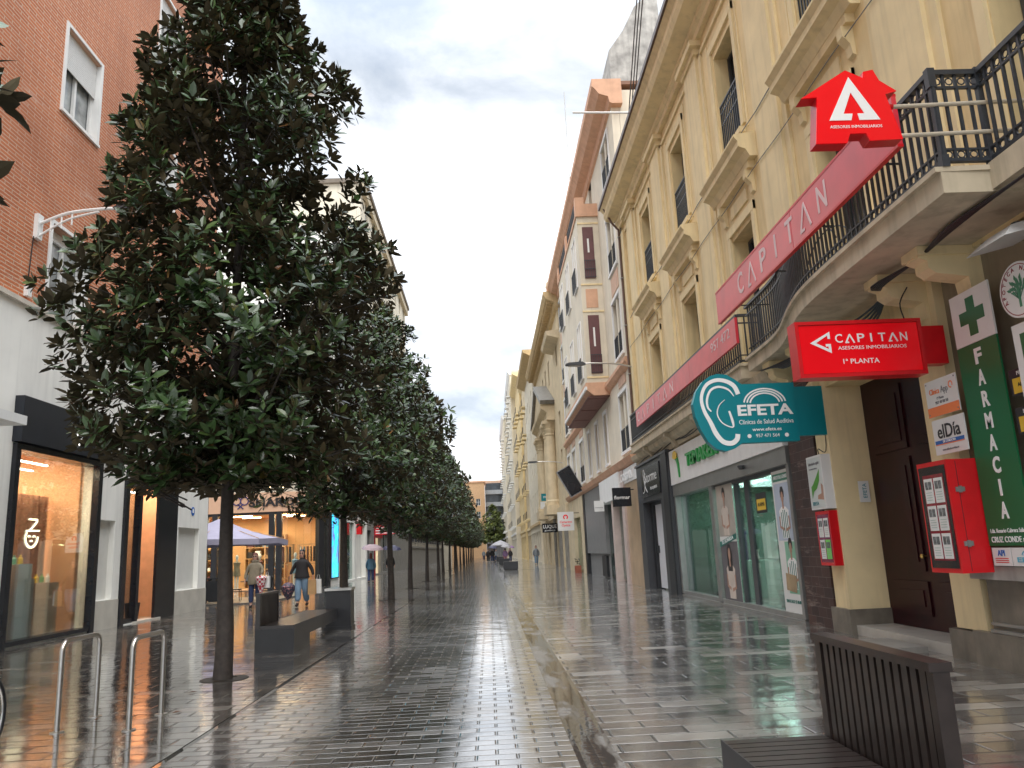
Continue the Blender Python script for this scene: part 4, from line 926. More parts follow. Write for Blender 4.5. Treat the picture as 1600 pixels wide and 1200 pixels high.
# pipes and service cables on the cream front
t = thing('downpipe', 'thin brown rainwater pipe running down the far edge of the cream building', 'pipe', (5.2, 27.2, 4.6)); q = MB(); q.tube([(5.24, 27.2, 4.6), (5.24, 27.2, 12.9), (5.0, 27.2, 13.2), (4.75, 27.25, 13.8)], .045, 8); obj('pipe', q, mat('brown_pipe', (.12, .07, .05), .5), t)
q = MB()
for z in (5.6, 7.4, 9.2, 11.0, 12.6): q.box(5.18, 5.3, 27.14, 27.26, z, z+.04)
obj('clip', q, greym, t)
cb = MB(); cb.tube([(5.27, y, 9.28+.03*math.sin(y*2.3)) for y in np.arange(4, 27, .7)], .010, 5); cb.tube([(5.27, y, 8.30+.02*math.sin(y*1.9+1)) for y in np.arange(8, 27, .7)], .008, 5)
tag(obj('service_cable', cb, greydk), 'thin grey cables clipped along the cream front between the two window rows', 'cables')
# antenna and wires over the roofs
t = thing('roof_antenna', 'thin mast aerial sticking out above the cream cornice', 'antenna', (5.2, 20.5, 14)); q = MB(); q.tube([(4.95, 38, 19.2), (4.95, 38, 25.5)], .025, 5); obj('mast', q, greym, t)
q = MB(); q.tube([(4.6, 21, 14.0), (2.95, 21, 14.05)], .03, 6); obj('arm', q, white_t, t)
cb = MB()
for k in range(3): cb.tube([(5.35+.08*k, 27.8, 12.5), (5.25+.09*k, 22, 17.5), (5.1+.1*k, 16, 22)], .02, 5)
tag(obj('overhead_wires', cb, greydk), 'group of overhead wires rising past the cream cornice', 'wires')
# ================================================================== right: salmon building with the bay
B = Bld('salmon_building', 'cream and salmon building with a projecting bay and thick salmon cornice', 'building', 'R', XR, 27.62, 52)
pairs = [29.6, 43.6, 47.6, 50.6]; rows = [(5.0, 7.2), (8.7, 11.0), (12.3, 14.6), (16.0, 17.8)]
hol = []
for y in pairs:
    for (a, b_) in rows:
        for dy in (-.52, .52): hol.append((y+dy-.36, y+dy+.36, a, b_))
for y in (34.4, 37.3, 40.2): hol += [(y-.45, y+.45, 5.0, 7.2), (y-.45, y+.45, 16.6, 18.2)]
B.wall(27.62, 52, 4.6, 18.9, hol, cream2, .3)
B.body(cream2, 4.6, 18.95, 10, .31); B.bpart('roof', mat('roof_tile', (.2, .1, .06), .7), [(27.7, 51.9, 0, 10, 19.25, 19.4)])
pn_ = MB(); q = MB()
for y in pairs+[34.4, 37.3, 40.2]:
    wd = .98 if y in pairs else .55
    for (a, b_) in rows:
        if y not in pairs and a > 6: continue
        B.box(q, y-wd, y+wd, -.09, 0, a-.14, a-.02); B.box(q, y-wd, y+wd, -.07, 0, b_+.0, b_+.14)
        B.box(q, y-wd, y-wd+.1, -.06, 0, a-.02, b_); B.box(q, y+wd-.1, y+wd, -.06, 0, a-.02, b_)
    for z in (11.3, 14.9, 7.5): 
        if y in pairs: B.box(pn_, y-.8, y+.8, -.03, 0, z, z+.75)
B.part('window_trims', q, white_t); B.part('pink_panels', pn_, pink_r)
for y in pairs:
    for (a, b_) in rows:
        for dy in (-.52, .52):
            win(B, y+dy, a, .72, b_-a, 'cross', .16, mat('grey_frame', (.3, .31, .33), .5), panel_in)
        rm = MB()
        for dy in (-.52, .52): rail_panel(rm, B.u(y+dy)-.36, B.u(y+dy)+.36, -.03, a, a+.85, .14, orn=False)
        B.part('window_guard', rm, iron)
for y in (34.4, 37.3, 40.2): win(B, y, 5.0, .9, 2.2, 'cross', .16, white_t, pane); win(B, y, 16.6, .9, 1.6, 'cross', .16, white_t, pane)
prof = [(0, 18.2), (-.1, 18.25), (-.15, 18.5), (-.5, 18.62), (-.62, 18.8), (-.75, 18.95), (-.75, 19.25), (.4, 19.25), (.4, 18.2)]
q = MB(); q.prism(prof, lambda p, t: (t, p[0], p[1]), B.u(52.2), B.u(27.3)); B.part('cornice', q, orange_t)
q = MB(); q.prism([(0, 7.85), (-.1, 7.9), (-.22, 8.05), (-.22, 8.18), (0, 8.25)], lambda p, t: (t, p[0], p[1]), B.u(51.9), B.u(27.7)); q.prism([(0, 4.3), (-.2, 4.4), (-.3, 4.6), (0, 4.65)], lambda p, t: (t, p[0], p[1]), B.u(51.9), B.u(27.7)); B.part('string_course', q, orange_t)
# bay
bay = B.bpart('bay', cream2, [(32.7, 41.9, -.95, 0, 8.3, 15.9)])
q = MB(); q.prism([(0, 7.75), (-.7, 7.75), (-.95, 7.95), (-1.02, 8.0), (-1.02, 8.3), (0, 8.3)], lambda p, t: (t, p[0], p[1]), B.u(41.95), B.u(32.65)); B.part('bay_base', q, orange_t, bay)
q = MB()
for y in (33.3, 36.2, 39.1): B.box(q, y, y+2.5, -.85, -.1, 7.70, 7.748)
B.box(q, 32.8, 41.8, -.92, 0, 7.72, 7.752); B.part('soffit', q, maroon, bay)
B.bpart('bay_edge', white_t, [(32.6, 42, -1.06, -.98, 7.98, 8.12)], bay)
B.bpart('bay_parapet', orange_t, [(32.6, 42, -1.0, 0, 15.9, 16.05), (32.6, 33.0, -1.0, -.6, 16.05, 16.8), (37.0, 37.5, -1.0, -.6, 16.05, 16.8), (41.6, 42, -1.0, -.6, 16.05, 16.8), (32.62, 32.9, -.6, 0, 16.05, 16.5)], bay)
q = MB(); rail_panel(q, B.u(41.6), B.u(37.5), -.9, 16.1, 16.9, .15); rail_panel(q, B.u(37), B.u(33), -.9, 16.1, 16.9, .15); B.part('terrace_railing', q, iron, bay)
pl = Pl((XR, 32.7, 0), (1, 0, 0))
def wpart(Bb, name, q, m_, parent=None):             # world vertices into a rotated building
    bpy.context.view_layer.update(); o = obj(name, q, m_, None, loc=(0, 0, 0)); o.data.transform(Bb.e.matrix_world.inverted()); o.parent = parent or Bb.e; return o
for (a, b_) in ((8.7, 11.3), (13.0, 15.4)):
    q = MB(); pl.rect(q, -.74, -.26, a, b_, .0, .03); sh_ = wpart(B, 'shutter', q, maroonw, bay)
    q = MB(); pl.rect(q, -.55, -.47, a+1.2, b_-.55, .03, .036); wpart(B, 'curtain_gap', q, paper, bay)
    q = MB()
    for k in range(6): q.box(XR-.74+.096*k-.008, XR-.74+.096*k+.008, 32.60, 32.62, a+.02, a+.8)
    for z in (.02, .4, .8): q.box(XR-.75, XR-.25, 32.60, 32.62, a+z, a+z+.03)
    wpart(B, 'window_guard', q, iron, bay)
q = MB(); pl.rect(q, -.76, -.24, 11.65, 12.5, .0, .02); wpart(B, 'orange_panel', q, orange_t, bay)
q = MB()
for z in (11.45, 12.68, 8.5, 15.55): pl.rect(q, -.95, 0, z, z+.07, .0, .03)
wpart(B, 'bay_bands', q, creamlt, bay)
for y in (34.2, 37.3, 40.4):
    for (a, b_) in ((8.7, 11.3), (12.9, 15.3)):
        w_ = win(B, y, a, 1.3, b_-a, 'cas', -1.0, white_t, panel_in); q = MB(); rail_panel(q, B.u(y)-.65, B.u(y)+.65, -1.06, a, a+.9, .13, orn=False); B.part('window_guard', q, iron, bay)
# party wall rising over the lower roofs
q = MB(); q.prism([(6.15, 13.2), (8.6, 13.2), (8.6, 26.5), (7.5, 25.4), (6.9, 24.2), (6.2, 23.2)], lambda p, t: (p[0], t, p[1]), 31.2, 36); wpart(B, 'party_wall', q, stain_w)
q = MB(); q.prism([(8.62, 13.3), (12, 13.3), (12, 19), (8.62, 20)], lambda p, t: (p[0], t, p[1]), 27.9, 33); wpart(B, 'rear_wing', q, cream2)
# ground floor of this building: shops
B.bpart('shop_front_wall', mat('tan_marble', (.45, .32, .2), .3, var=.15, sc=2), [(27.62, 30.4, -.06, .3, 0, 4.3)])
B.bpart('pink_column', mat('pink_column_stone', (.52, .42, .38), .5), [(30.4, 31.0, -.14, .3, 0, 4.3), (33.2, 33.7, -.14, .3, 0, 4.3)])
B.bpart('shop_lintel', white_t, [(31.0, 36.4, -.22, .3, 3.3, 4.3), (27.62, 31.0, -.1, .0, 3.75, 4.3)])
B.bpart('shop_window', M_GLASSG, [(31.0, 33.2, .12, .14, .1, 3.3), (33.7, 36.4, .12, .14, .1, 3.3)])
B.bpart('shop_interior', mat('pale_interior', (.5, .48, .4), .6, var=.2, sc=2), [(31, 36.4, 1.5, 1.55, 0, 3.3)])
B.bpart('grey_shop_panel', mat('grey_shop_panel', (.20, .20, .20), .45, var=.1), [(36.4, 43.6, -.05, .3, 1.1, 4.3), (36.4, 43.6, .1, .3, 0, 1.1)])
B.bpart('dark_jamb', blackm, [(43.6, 44.3, -.08, .3, 0, 4.3), (37.0, 38.4, -.02, .1, .05, 1.0)])
B.bpart('stone_pier', cream3, [(44.3, 45.6, -.1, .3, 0, 4.3), (49.5, 51.9, -.1, .3, 0, 4.3), (45.6, 49.5, -.08, .3, 3.2, 4.3)])
B.bpart('shop_window', M_GLASSG, [(45.6, 49.5, .12, .14, .1, 3.2)]); B.bpart('shop_interior', mat('pale_interior', (.5, .48, .4), .6), [(45.6, 49.5, 1.5, 1.55, 0, 3.3)])
B.bpart('shop_lamp', M_LAMPW, [(46.4, 46.9, .5, .6, 2.9, 2.95), (47.6, 48.1, .5, .6, 2.9, 2.95)])
# hanging signs facing us
def hang(name, label, x0, x1, z0, z1, Y, m_, lines, edge=None):
    t = thing(name, label, 'sign', ((x0+x1)/2, Y, z0)); pl = Pl((0, Y, 0), (1, 0, 0)); q = MB(); pl.rect(q, x0, x1, z0, z1, -.12, 0); obj('board', q, m_, t)
    q = MB(); q.box(x1, 5.42, Y+.04, Y+.07, z1-.1, z1-.06); obj('bracket', q, blackm, t)
    for (s_, x, z, h, c, w_) in lines: txt(pl, s_, x, z, h, c, t, .002, width=w_, bold=.015)
    return t, pl
hang('hanging_sign', 'black hanging sign with white lower case flormar lettering', 4.55, 5.22, 2.82, 3.50, 28.6, black_p, [('flormar', 4.88, 3.14, .13, white_s, .58)])
t = thing('shop_sign', 'white raised shop letters above the black flormar sign', 'sign', (5.3, 29, 3.75)); txt(Pl((5.3, 0, 0), (0, -1, 0)), 'ALCORBAN', -30.0, 3.98, .3, white_s, t, 0, width=3.2, bold=.02, depth=.05)
t, pl = hang('hanging_sign', 'blank looking white hanging sign with thin grey script past the flormar sign', 4.72, 5.15, 2.95, 3.42, 35, paper, [('Perfumería', 4.93, 3.12, .05, grey_txt, .34)])
t, pl = hang('hanging_sign', 'square white hanging sign with red ring emblem reading Camarero Óptica', 4.05, 5.0, 2.42, 3.5, 46.4, paper, [('Camarero', 4.52, 2.92, .13, red_s, .7), ('Óptica', 4.52, 2.72, .13, red_s, .5)])
q = MB(); pl.arc(q, (4.52, 3.2), .11, -60, 240, .07, .001, .004); obj('ring_emblem', q, red_s, t)
t, pl = hang('hanging_sign', 'black hanging sign with white LUQUE letters far down the right side', 4.05, 5.2, 2.62, 3.3, 60, black_p, [('LUQUE', 4.62, 3.05, .26, white_s, 1.0), ('JOYEROS', 4.62, 2.76, .1, white_s, .8)])
t, pl = hang('hanging_sign', 'small teal hanging sign above a white one far down the right side', 4.5, 5.3, 5.35, 5.95, 66, teal, [('EFETA', 4.9, 5.65, .16, white_s, .5)]); q = MB(); pl.rect(q, 4.4, 5.3, 4.7, 5.28, -.1, 0); obj('white_board', q, paper, t)
# slanted screen
t = thing('slanted_screen', 'large dark screen tilted forwards on a bracket above the right shopfronts', 'screen', (4.5, 43, 4.6))
T = Matrix.Translation((4.55, 43, 5.0)) @ Matrix.Rotation(R(-28), 4, 'Y')
q = MB(); q.box(-.42, .42, -.15, .1, -.8, .8); q.v = [tuple(T @ Vector(v)) for v in q.v]; obj('case', q, mat('screen_case', (.3, .3, .3), .4), t)
q = MB(); q.box(-.38, .38, -.16, -.151, -.75, .75); q.v = [tuple(T @ Vector(v)) for v in q.v]; obj('screen_glass', q, black_p, t)
q = MB(); q.tube([(4.7, 43.2, 4.7), (5.42, 43.2, 4.5)], .04, 6); obj('bracket', q, blackm, t)
t = thing('potted_plant', 'small plant in a square terracotta pot outside the optician', 'plant', (5.05, 46, 0)); q = MB(); q.box(4.85, 5.2, 45.8, 46.15, 0, .42); obj('pot', q, mat('terracotta', (.3, .09, .05), .6), t)
q = MB()
for k in range(40):
    a = random.uniform(0, 6.28); c = Vector((5.02+.1*math.cos(a), 45.97+.1*math.sin(a), random.uniform(.42, .8))); d = Vector((math.cos(a), math.sin(a), .8))*.09; n_ = Vector((-math.sin(a), math.cos(a), 0))*.03
    q.add([c, c+d*.5+n_, c+d, c+d*.5-n_], [(0, 1, 2, 3)])
obj('leaves', q, M_LEAF, t)

# ================================================================== right: classical stone building with columns
Cc = Bld('classical_building', 'yellow stone building with giant Corinthian columns, pediment and dentil cornice on the right', 'building', 'R', 5.3, 52.02, 78)
hol = [(y-.6, y+.6, a, b_) for y in (54.5, 61.6, 65.0, 68.4, 75.0) for (a, b_) in ((5.6, 8.2), (9.2, 10.9), (14.2, 16.2))]
hol += [(y-1.0, y+1.0, .1, 3.6) for y in (56, 60.5, 65, 69.5, 74)]
Cc.wall(52.02, 78, 0, 18.6, hol, cream3, .4); Cc.body(cream3, 0, 18.8, 10, .41); Cc.bpart('roof', cream3, [(52.1, 77.9, .1, 10, 18.8, 19.2)])
for y in (54.5, 61.6, 65.0, 68.4, 75.0):
    for (a, b_) in ((5.6, 8.2), (9.2, 10.9), (14.2, 16.2)): win(Cc, y, a, 1.2, b_-a, 'cas', .2, white_t, pane)
for y in (56, 60.5, 65, 69.5, 74): Cc.bpart('shop_window', pane, [(y-.99, y+.99, .2, .24, .1, 3.58)])
q = MB(); q.prism([(0, 17.6), (-.2, 17.7), (-.25, 18.0), (-.8, 18.25), (-.95, 18.6), (-.95, 18.75), (.3, 18.8), (.3, 17.6)], lambda p, t: (t, p[0], p[1]), Cc.u(78.2), Cc.u(51.4))
for k in range(60): u_ = k*.44; q.box(u_, u_+.2, -.7, -.25, 18.0, 18.2)
Cc.part('cornice', q, mat('ochre_cornice', (.52, .38, .2), .8, streak=.3))
q = MB(); q.prism([(0, 10.9), (-.6, 10.95), (-.6, 11.5), (-1.0, 11.8), (-1.05, 12.1), (.1, 12.1)], lambda p, t: (t, p[0], p[1]), Cc.u(71.2), Cc.u(58.2)); Cc.part('entablature', q, cream3)
q = MB(); q.prism([(58.2, 12.1), (71.2, 12.1), (64.7, 14.3)], lambda p, t: (Cc.u(p[0]), t, p[1]), -.85, .0); Cc.part('pediment', q, cream3)
q = MB()
for (a, b_) in (((58.0, 12.1), (64.7, 14.5)), ((71.4, 12.1), (64.7, 14.5))): q.prism([a, b_, (b_[0], b_[1]+.35), (a[0]+(-.3 if a[0] < 60 else .3), a[1]+.25)], lambda p, t: (Cc.u(p[0]), t, p[1]), -1.1, .0)
Cc.part('pediment_moulding', q, greyst)
q = MB(); q.prism([(0, 15.6), (-.8, 15.8), (-.9, 16.1), (0, 16.2)], lambda p, t: (t, p[0], p[1]), Cc.u(57), Cc.u(52.0)); Cc.part('side_cornice', q, cream3)
for y in (59.2, 61.0, 68.4, 70.2):
    q = MB(); q.lathe([(.55, 0), (.55, .3), (.45, .4), (.42, 1), (.40, 4), (.35, 5.2)], (Cc.u(y), -.35, 4.6), 14); o = Cc.part('column', q, cream3, smooth=True)
    q = MB(); q.lathe([(.36, 5.2), (.42, 5.3), (.38, 5.4), (.5, 5.7), (.44, 5.75), (.58, 6.05), (.62, 6.1)], (Cc.u(y), -.35, 4.6), 8); q.box(Cc.u(y)-.6, Cc.u(y)+.6, -.95, 0, 10.7, 10.94); Cc.part('capital', q, cream3, o)
Cc.bpart('pedestal', cream3, [(58.4, 61.8, -.95, 0, 3.9, 4.6), (67.6, 71.0, -.95, 0, 3.9, 4.6), (52.1, 77.9, -.2, 0, 3.7, 4.3)])
Cc.bpart('striped_pilaster', greyst, [(y, y+.35, -.12, 0, 0, 3.7) for y in (53, 54.3, 57.6, 58.8, 62.2, 63.2)])
# urns along the skyline
for k, y in enumerate((53, 60, 66, 72, 77)):
    q = MB(); q.lathe([(0, 0), (.3, 0), (.3, .2), (.12, .35), (.35, .8), (.3, 1.1), (.1, 1.3), (.05, 1.7), (0, 1.75)], (Cc.u(y), -.3, 18.8), 10); Cc.part('roof_urn', q, cream3)

# ================================================================== right, farther on
def far_bld(name, label, side, X, Y0, Y1, H, m_, trim, bays, floors, fh, z0=4.3, balc=False, proj=0, corn=.5, winw=1.0, pn=pane, shop=None):
    b = Bld(name, label, 'building', side, X, Y0, Y1); L_ = Y1-Y0; hol = []; cs = [Y0+L_*(i+.5)/bays for i in range(bays)]
    for y in cs:
        for f_ in range(floors): hol.append((y-winw/2, y+winw/2, z0+.9+f_*fh, z0+.9+f_*fh+min(2.0, fh-1.1)))
    b.wall(Y0, Y1, 0, H, hol+[(y-L_/bays*.38, y+L_/bays*.38, .15, 3.2) for y in cs], m_, .3); b.body(m_, 0, H, 9, .31)
    q = MB(); q.prism([(0, H-.8), (-.1, H-.7), (-corn, H-.3), (-corn-.1, H), (.3, H+.02), (.3, H-.8)], lambda p, t: (t, p[0], p[1]), b.u(Y1 if side == 'R' else Y0)-.15*(1 if side == 'R' else 1), b.u(Y0 if side == 'R' else Y1)+.15); b.box(q, Y0, Y1, -.15, 0, z0-.5, z0-.2); b.part('cornice', q, trim)
    b.bpart('roof', trim, [(Y0+.1, Y1-.1, .3, 8.9, H, H+.15)])
    for y in cs:
        for f_ in range(floors):
            a = z0+.9+f_*fh; win(b, y, a, winw, min(2.0, fh-1.1), 'cross', .15, white_t, pn)
            if balc:
                q = MB(); b.box(q, y-.9, y+.9, -.6, 0, a-.25, a-.1); bb = b.part('balcony', q, trim); q = MB(); rail_panel(q, b.u(y)-.88 if 1 else 0, b.u(y)+.88, -.56, a-.1, a+.8, .25, .012, orn=False); b.part('railing', q, iron, bb)
        b.bpart('shop_window', shop or pane, [(y-L_/bays*.375, y+L_/bays*.375, .2, .24, .15, 3.19)])
    return b
far_bld('stone_building', 'pale stone building with grey side strip and ochre cornice beyond the classical one', 'R', 5.1, 78.02, 96, 21.5, cream2, mat('ochre_cornice', (.52, .38, .2), .8), 5, 4, 3.7, corn=.9)
far_bld('stone_building', 'narrow yellow building with small balconies, third beyond the classical one', 'R', 5.3, 96.02, 108, 23.5, cream3, creamlt, 3, 5, 3.5, balc=True)
far_bld('stone_building', 'cream building with ornate roofline far down the right side', 'R', 5.0, 108.02, 124, 26, cream, creamlt, 4, 5, 3.8, balc=True, corn=.8)
far_bld('apartment_building', 'tall white apartment block with stacked balconies at the far right end', 'R', 4.3, 124.02, 150, 30, cream2, white_t, 5, 7, 3.5, balc=True, corn=.3)
far_bld('apartment_building', 'pale far building closing the right side of the street', 'R', 3.6, 150.02, 184, 27, cream2, white_t, 6, 6, 3.5, balc=True, corn=.3)
# street end
e1 = Bld('brick_tower', 'orange brick block at the end of the street, just right of the last trees', 'building', 'F', 186, -9, -.6)
e1.wall(-9, -.6, 0, 17.4, [(x-.5, x+.5, 3+3*f_, 4.6+3*f_) for x in (-7.5, -5, -2.2) for f_ in range(4)], mat('far_orange_brick', (.50, .32, .18), .8, var=.1), .25); e1.body(mat('far_orange_brick', (.50, .24, .09), .8), 0, 17.4, 10, .26)
for x in (-7.5, -5, -2.2):
    for f_ in range(4): win(e1, x, 3+3*f_, 1.0, 1.6, 'cross', .12)
e1.bpart('roof', orange_t, [(-9.2, -.4, -.2, 10, 17.4, 17.8)])
e2 = Bld('office_building', 'grey office building with long dark balcony bands closing the street', 'building', 'F', 190, -.55, 9)
e2.bpart('wall', mat('grey_office', (.17, .17, .18), .5), [(-.55, 9, .6, 12, 0, 16.5)])
for k in range(5): 
    e2.bpart('balcony_band', mat('grey_band', (.33, .35, .37), .5), [(-.55, 9, -.2+.0*k, .6, 3.2+2.9*k, 4.2+2.9*k)]); e2.bpart('window_strip', pane, [(-.3, 8.8, .52, .6, 4.25+2.9*k, 5.9+2.9*k)])
e2.bpart('roof', pink_r, [(-.55, 9, 1.0, 12, 16.6, 18.2)])

# ================================================================== left: white and brick building
XL = -9.55
D = Bld('brick_building', 'orange brick building over a white rendered ground floor, nearest on the left', 'building', 'L', XL, -4, 27.3)
cols = [17.6+4.9*k for k in range(-4, 2)]; rws = [(7.05, 9.1), (11.98, 14.12), (16.9, 19.04), (21.8, 23.9)]
hol = [(y-.82, y+.82, a, b_) for y in cols for (a, b_) in rws if y-.82 > -4 and y+.82 < 27.2]
D.wall(-4, 27.3, 6.95, 26, hol, M_BRICK, .28)
D.wall(-4, 27.3, 0, 6.95, [(16.15, 19.6, .1, 4.0), (21.0, 24.55, .02, 3.75), (19.78, 20.62, .70, 2.63), (24.78, 26.55, .70, 2.60)], white_r, .35, -.03, 'rendered_wall')
q = MB(); q.box(-4, 27.28, 0, 0, 0, 0); D.bpart('rear_walls', white_r, [(-3.99, 27.29, 6, 10, 0, 26), (-3.99, 27.25, .3, 6, 4.45, 26)])
D.bpart('return_wall', M_BRICK, [(27.0, 27.3, .3, 10, 4.45, 26)]); D.bpart('side_wall', white_r, [(27.0, 27.29, .32, 10, 0, 4.45)])
D.bpart('ledge', mat('ledge_stone', (.58, .52, .44), .7, streak=.3), [(-4, 27.35, -.12, 0, 6.9, 7.0)])
D.bpart('roof', white_r, [(-4, 27.3, -.3, 10, 26, 26.3)])
D.bpart('recess_panel', mat('recess_render', (.60, .59, .55), .75, var=.04), [(19.78, 20.62, .12, .16, .70, 2.63), (24.78, 26.55, .12, .16, .70, 2.60)])
D.bpart('stone_footing', mat('marble_footing', (.52, .49, .43), .35, var=.12, sc=2), [(19.56, 20.99, -.05, -.03, 0, .68), (24.56, 27.3, -.05, -.03, 0, .68), (-4, 7.9, -.05, -.03, 0, .68), (13.5, 16.1, -.05, -.03, 0, .68)])
blind = mat('white_roller_blind', (.64, .64, .62))
for y in cols:
    for i, (a, b_) in enumerate(rws):
        if y-.82 < -4 or y+.82 > 27.2: continue
        h = b_-a
        D.bpart('window_surround', white_t, [(y-.9, y-.79, -.03, .20, a-.02, b_+.02), (y+.79, y+.9, -.03, .20, a-.02, b_+.02), (y-.9, y+.9, -.06, .0, a-.1, a-.02), (y-.9, y+.9, -.03, .0, b_+.02, b_+.1), (y-.785, y+.785, .20, .26, b_-.22, b_-.004)])
        w_ = win(D, y, a, 1.58, h-.2, 'cas', .17, white_t, panel_in)
        drop = {0: .0, 1: .95, 2: .5, 3: .7}[i] if abs(y-17.6) < .1 or i > 1 else .0
        if drop: 
            q = MB(); n = int(drop/.055)
            for k in range(n): D.box(q, y-.785, y+.785, .10, .125, b_-(k+1)*.055+.004, b_-k*.055)
            D.part('roller_blind', q, blind, w_).location = (-w_.location.x, -w_.location.y, -w_.location.z)
# left shop window bay
fr_ = [(16.0, 16.16, -.12, .3, 0, 4.02), (19.5, 19.68, -.10, .06, 0, 4.02), (16.16, 19.5, -.12, .3, 3.9, 4.02), (16.16, 19.5, -.08, .25, .03, .12)]
D.bpart('shop_window_frame', black_p, fr_)
D.bpart('shop_fascia', mat('navy_black_fascia', (.010, .013, .02), .35), [(15.95, 19.65, -.22, -.0, 4.04, 4.98)])
D.bpart('shop_glass', M_GLASS, [(16.16, 19.5, .03, .04, .12, 3.9)])
D.bpart('shop_interior', warmwall, [(15.6, 20.6, 3.4, 3.5, 0, 4.3), (19.5, 19.6, .35, 3.4, 0, 4.3), (15.5, 15.6, .35, 3.5, 0, 4.3)])
D.bpart('shop_ceiling', mat('warm_ceiling', (.52, .34, .24), .7), [(15.5, 26.9, .34, 6, 4.3, 4.42)])
D.bpart('shop_floor', warmfl, [(15.5, 26.9, .3, 6, .01, .03)])
q = MB(); us = np.linspace(D.u(15.7), D.u(19.4), 90)
for i in range(len(us)-1): q.add([(us[i], 1.05+.05*math.sin(i*1.1), .1), (us[i+1], 1.05+.05*math.sin((i+1)*1.1), .1), (us[i+1], 1.05+.05*math.sin((i+1)*1.1), 3.2), (us[i], 1.05+.05*math.sin(i*1.1), 3.2)], [(0, 1, 2, 3)])
D.part('curtain', q, curtain)
for (y, d0, L_, z) in ((17.9, .75, 1.7, 3.86), (18.4, 1.3, 1.5, 3.80), (18.9, 1.9, 1.2, 3.72)): D.bpart('ceiling_lamp', M_LAMPN, [(y-L_/2, y+L_/2, d0, d0+.05, z, z+.03)])
q = MB()
for (y, d0) in ((16.7, .6), (17.9, .6), (18.7, 1.3), (16.6, 1.3), (18.9, .5)): q.lathe([(0, 0), (.05, 0), (.05, .02), (0, .02)], (D.u(y), d0, 4.27), 10)
D.part('spot_lamp', q, M_LAMPN)
for i, (y, d0, w_, h, m_) in enumerate(((16.6, .55, .5, 1.6, mat('pink_plinth', (.5, .3, .2), .6)), (17.3, .5, .5, 1.62, paper), (18.0, .9, .6, 1.3, mat('grey_plinth', (.3, .3, .3), .5)), (18.6, .6, .5, 1.2, mat('pink_plinth', (.5, .3, .2), .6)))):
    q = MB(); x = XL-d0; q.box(x-w_/2, x+w_/2, y-w_/2, y+w_/2, .03, h); o = obj('display_plinth', q, m_)
    tag(o, ['pinkish display plinth at the left side of the window under a green bottle', 'white display plinth in the shop window holding small bottles', 'grey display plinth in the middle of the left shop window', 'low pinkish display plinth at the right side of the left shop window'][i], 'plinth', 'plinths in the left shop window')
    for j in range(3):
        q = MB(); q.lathe([(0, 0), (.05, 0), (.05, .12), (.02, .15), (.02, .19), (0, .2)], (x+.05*j-.05, y-.15+.14*j, h+.001), 10)
        c_ = [greenl, paper, mat('mint_bottle', (.2, .5, .4), .3), yellow_s][(i+j) % 4]
        tag(obj('bottle', q, c_, smooth=True), ['first', 'second', 'third'][j]+' small bottle on the '+['leftmost pinkish', 'white', 'grey', 'rightmost pinkish'][i]+' plinth in the left shop window', 'bottle', 'bottles on the window plinths')
def hat_face(pl, par, cx, cy, s_, m_, w_=.022, d=.0):
    q = MB(); P = lambda pts: [(cx+x*s_, cy+y*s_) for x, y in pts]
    pl.stroke(q, P([(-.22, .50), (.28, .50)]), w_, d, d+.01); pl.stroke(q, P([(.28, .5), (.26, .40), (-.12, .12)]), w_, d, d+.011, sm=3); pl.stroke(q, P([(-.34, .1), (.48, .12)]), w_, d, d+.01)
    pl.arc(q, (cx+.02*s_, cy-.08*s_), .38*s_, 180, 360, w_*1.3, d, d+.01); pl.stroke(q, P([(-.36, -.08), (-.28, .05)]), w_, d, d+.01)
    pl.arc(q, (cx-.13*s_, cy-.13*s_), .07*s_, 10, 170, w_*.8, d, d+.009, n=6); pl.arc(q, (cx+.17*s_, cy-.13*s_), .07*s_, 10, 170, w_*.8, d, d+.009, n=6); pl.arc(q, (cx+.02*s_, cy-.27*s_), .05*s_, 0, 180, w_*.8, d, d+.009, n=6)
    return obj('line_drawing', q, m_, par)
t = thing('neon_emblem', 'glowing line drawing of a face with a hat hanging in the left shop window', 'neon sign', (XL-.3, 17.6, 2.1)); hat_face(Pl((XL-.3, 17.5, 2.25), (0, 1, 0)), t, 0, 0, .62, M_NEON, .035)
t = thing('lit_emblem', 'small white lit face with a hat drawing on the navy fascia of the left shop', 'sign', (XL+.23, 18.3, 4.3)); hat_face(Pl((XL+.225, 18.2, 4.45), (0, 1, 0)), t, 0, 0, .42, M_LOGO, .03)
# entrance bay
D.bpart('door_surround', black_p, [(21.0, 21.22, -.1, .3, 0, 3.76), (21.22, 24.4, -.1, .3, 3.55, 3.76), (21.95, 22.12, -.06, .1, 0, 3.55), (23.15, 24.56, -.08, .0, 0, 3.76), (21.22, 22.0, -.02, .2, .02, .14)])
D.bpart('shop_glass', M_GLASS, [(21.22, 22.0, .1, .11, .14, 3.55)])
D.bpart('entrance_wall', mat('peach_wall', (.70, .40, .24), .7), [(20.7, 24.9, 1.5, 1.6, 0, 4.3), (24.3, 24.4, .4, 1.5, 0, 4.3)])
D.bpart('entrance_lamp', M_LAMPN, [(21.6, 23.9, .9, .95, 3.6, 3.64)])
D.bpart('entrance_shelf', wood, [(22.0, 23.3, 1.2, 1.49, z, z+.03) for z in (.5, .9, 1.3, 1.7, 2.1)])
D.bpart('doorstep', mat('marble_footing', (.52, .49, .43)), [(21.9, 23.5, -.12, .3, 0, .04)])
q = MB(); q.lathe([(0, 0), (.16, 0), (.2, .45), (.17, .45), (.16, .4), (0, .4)], (XL-.45, 22.95, .03), 14); tag(obj('plant_pot', q, blackm), 'black round pot standing inside the left shop doorway', 'pot')
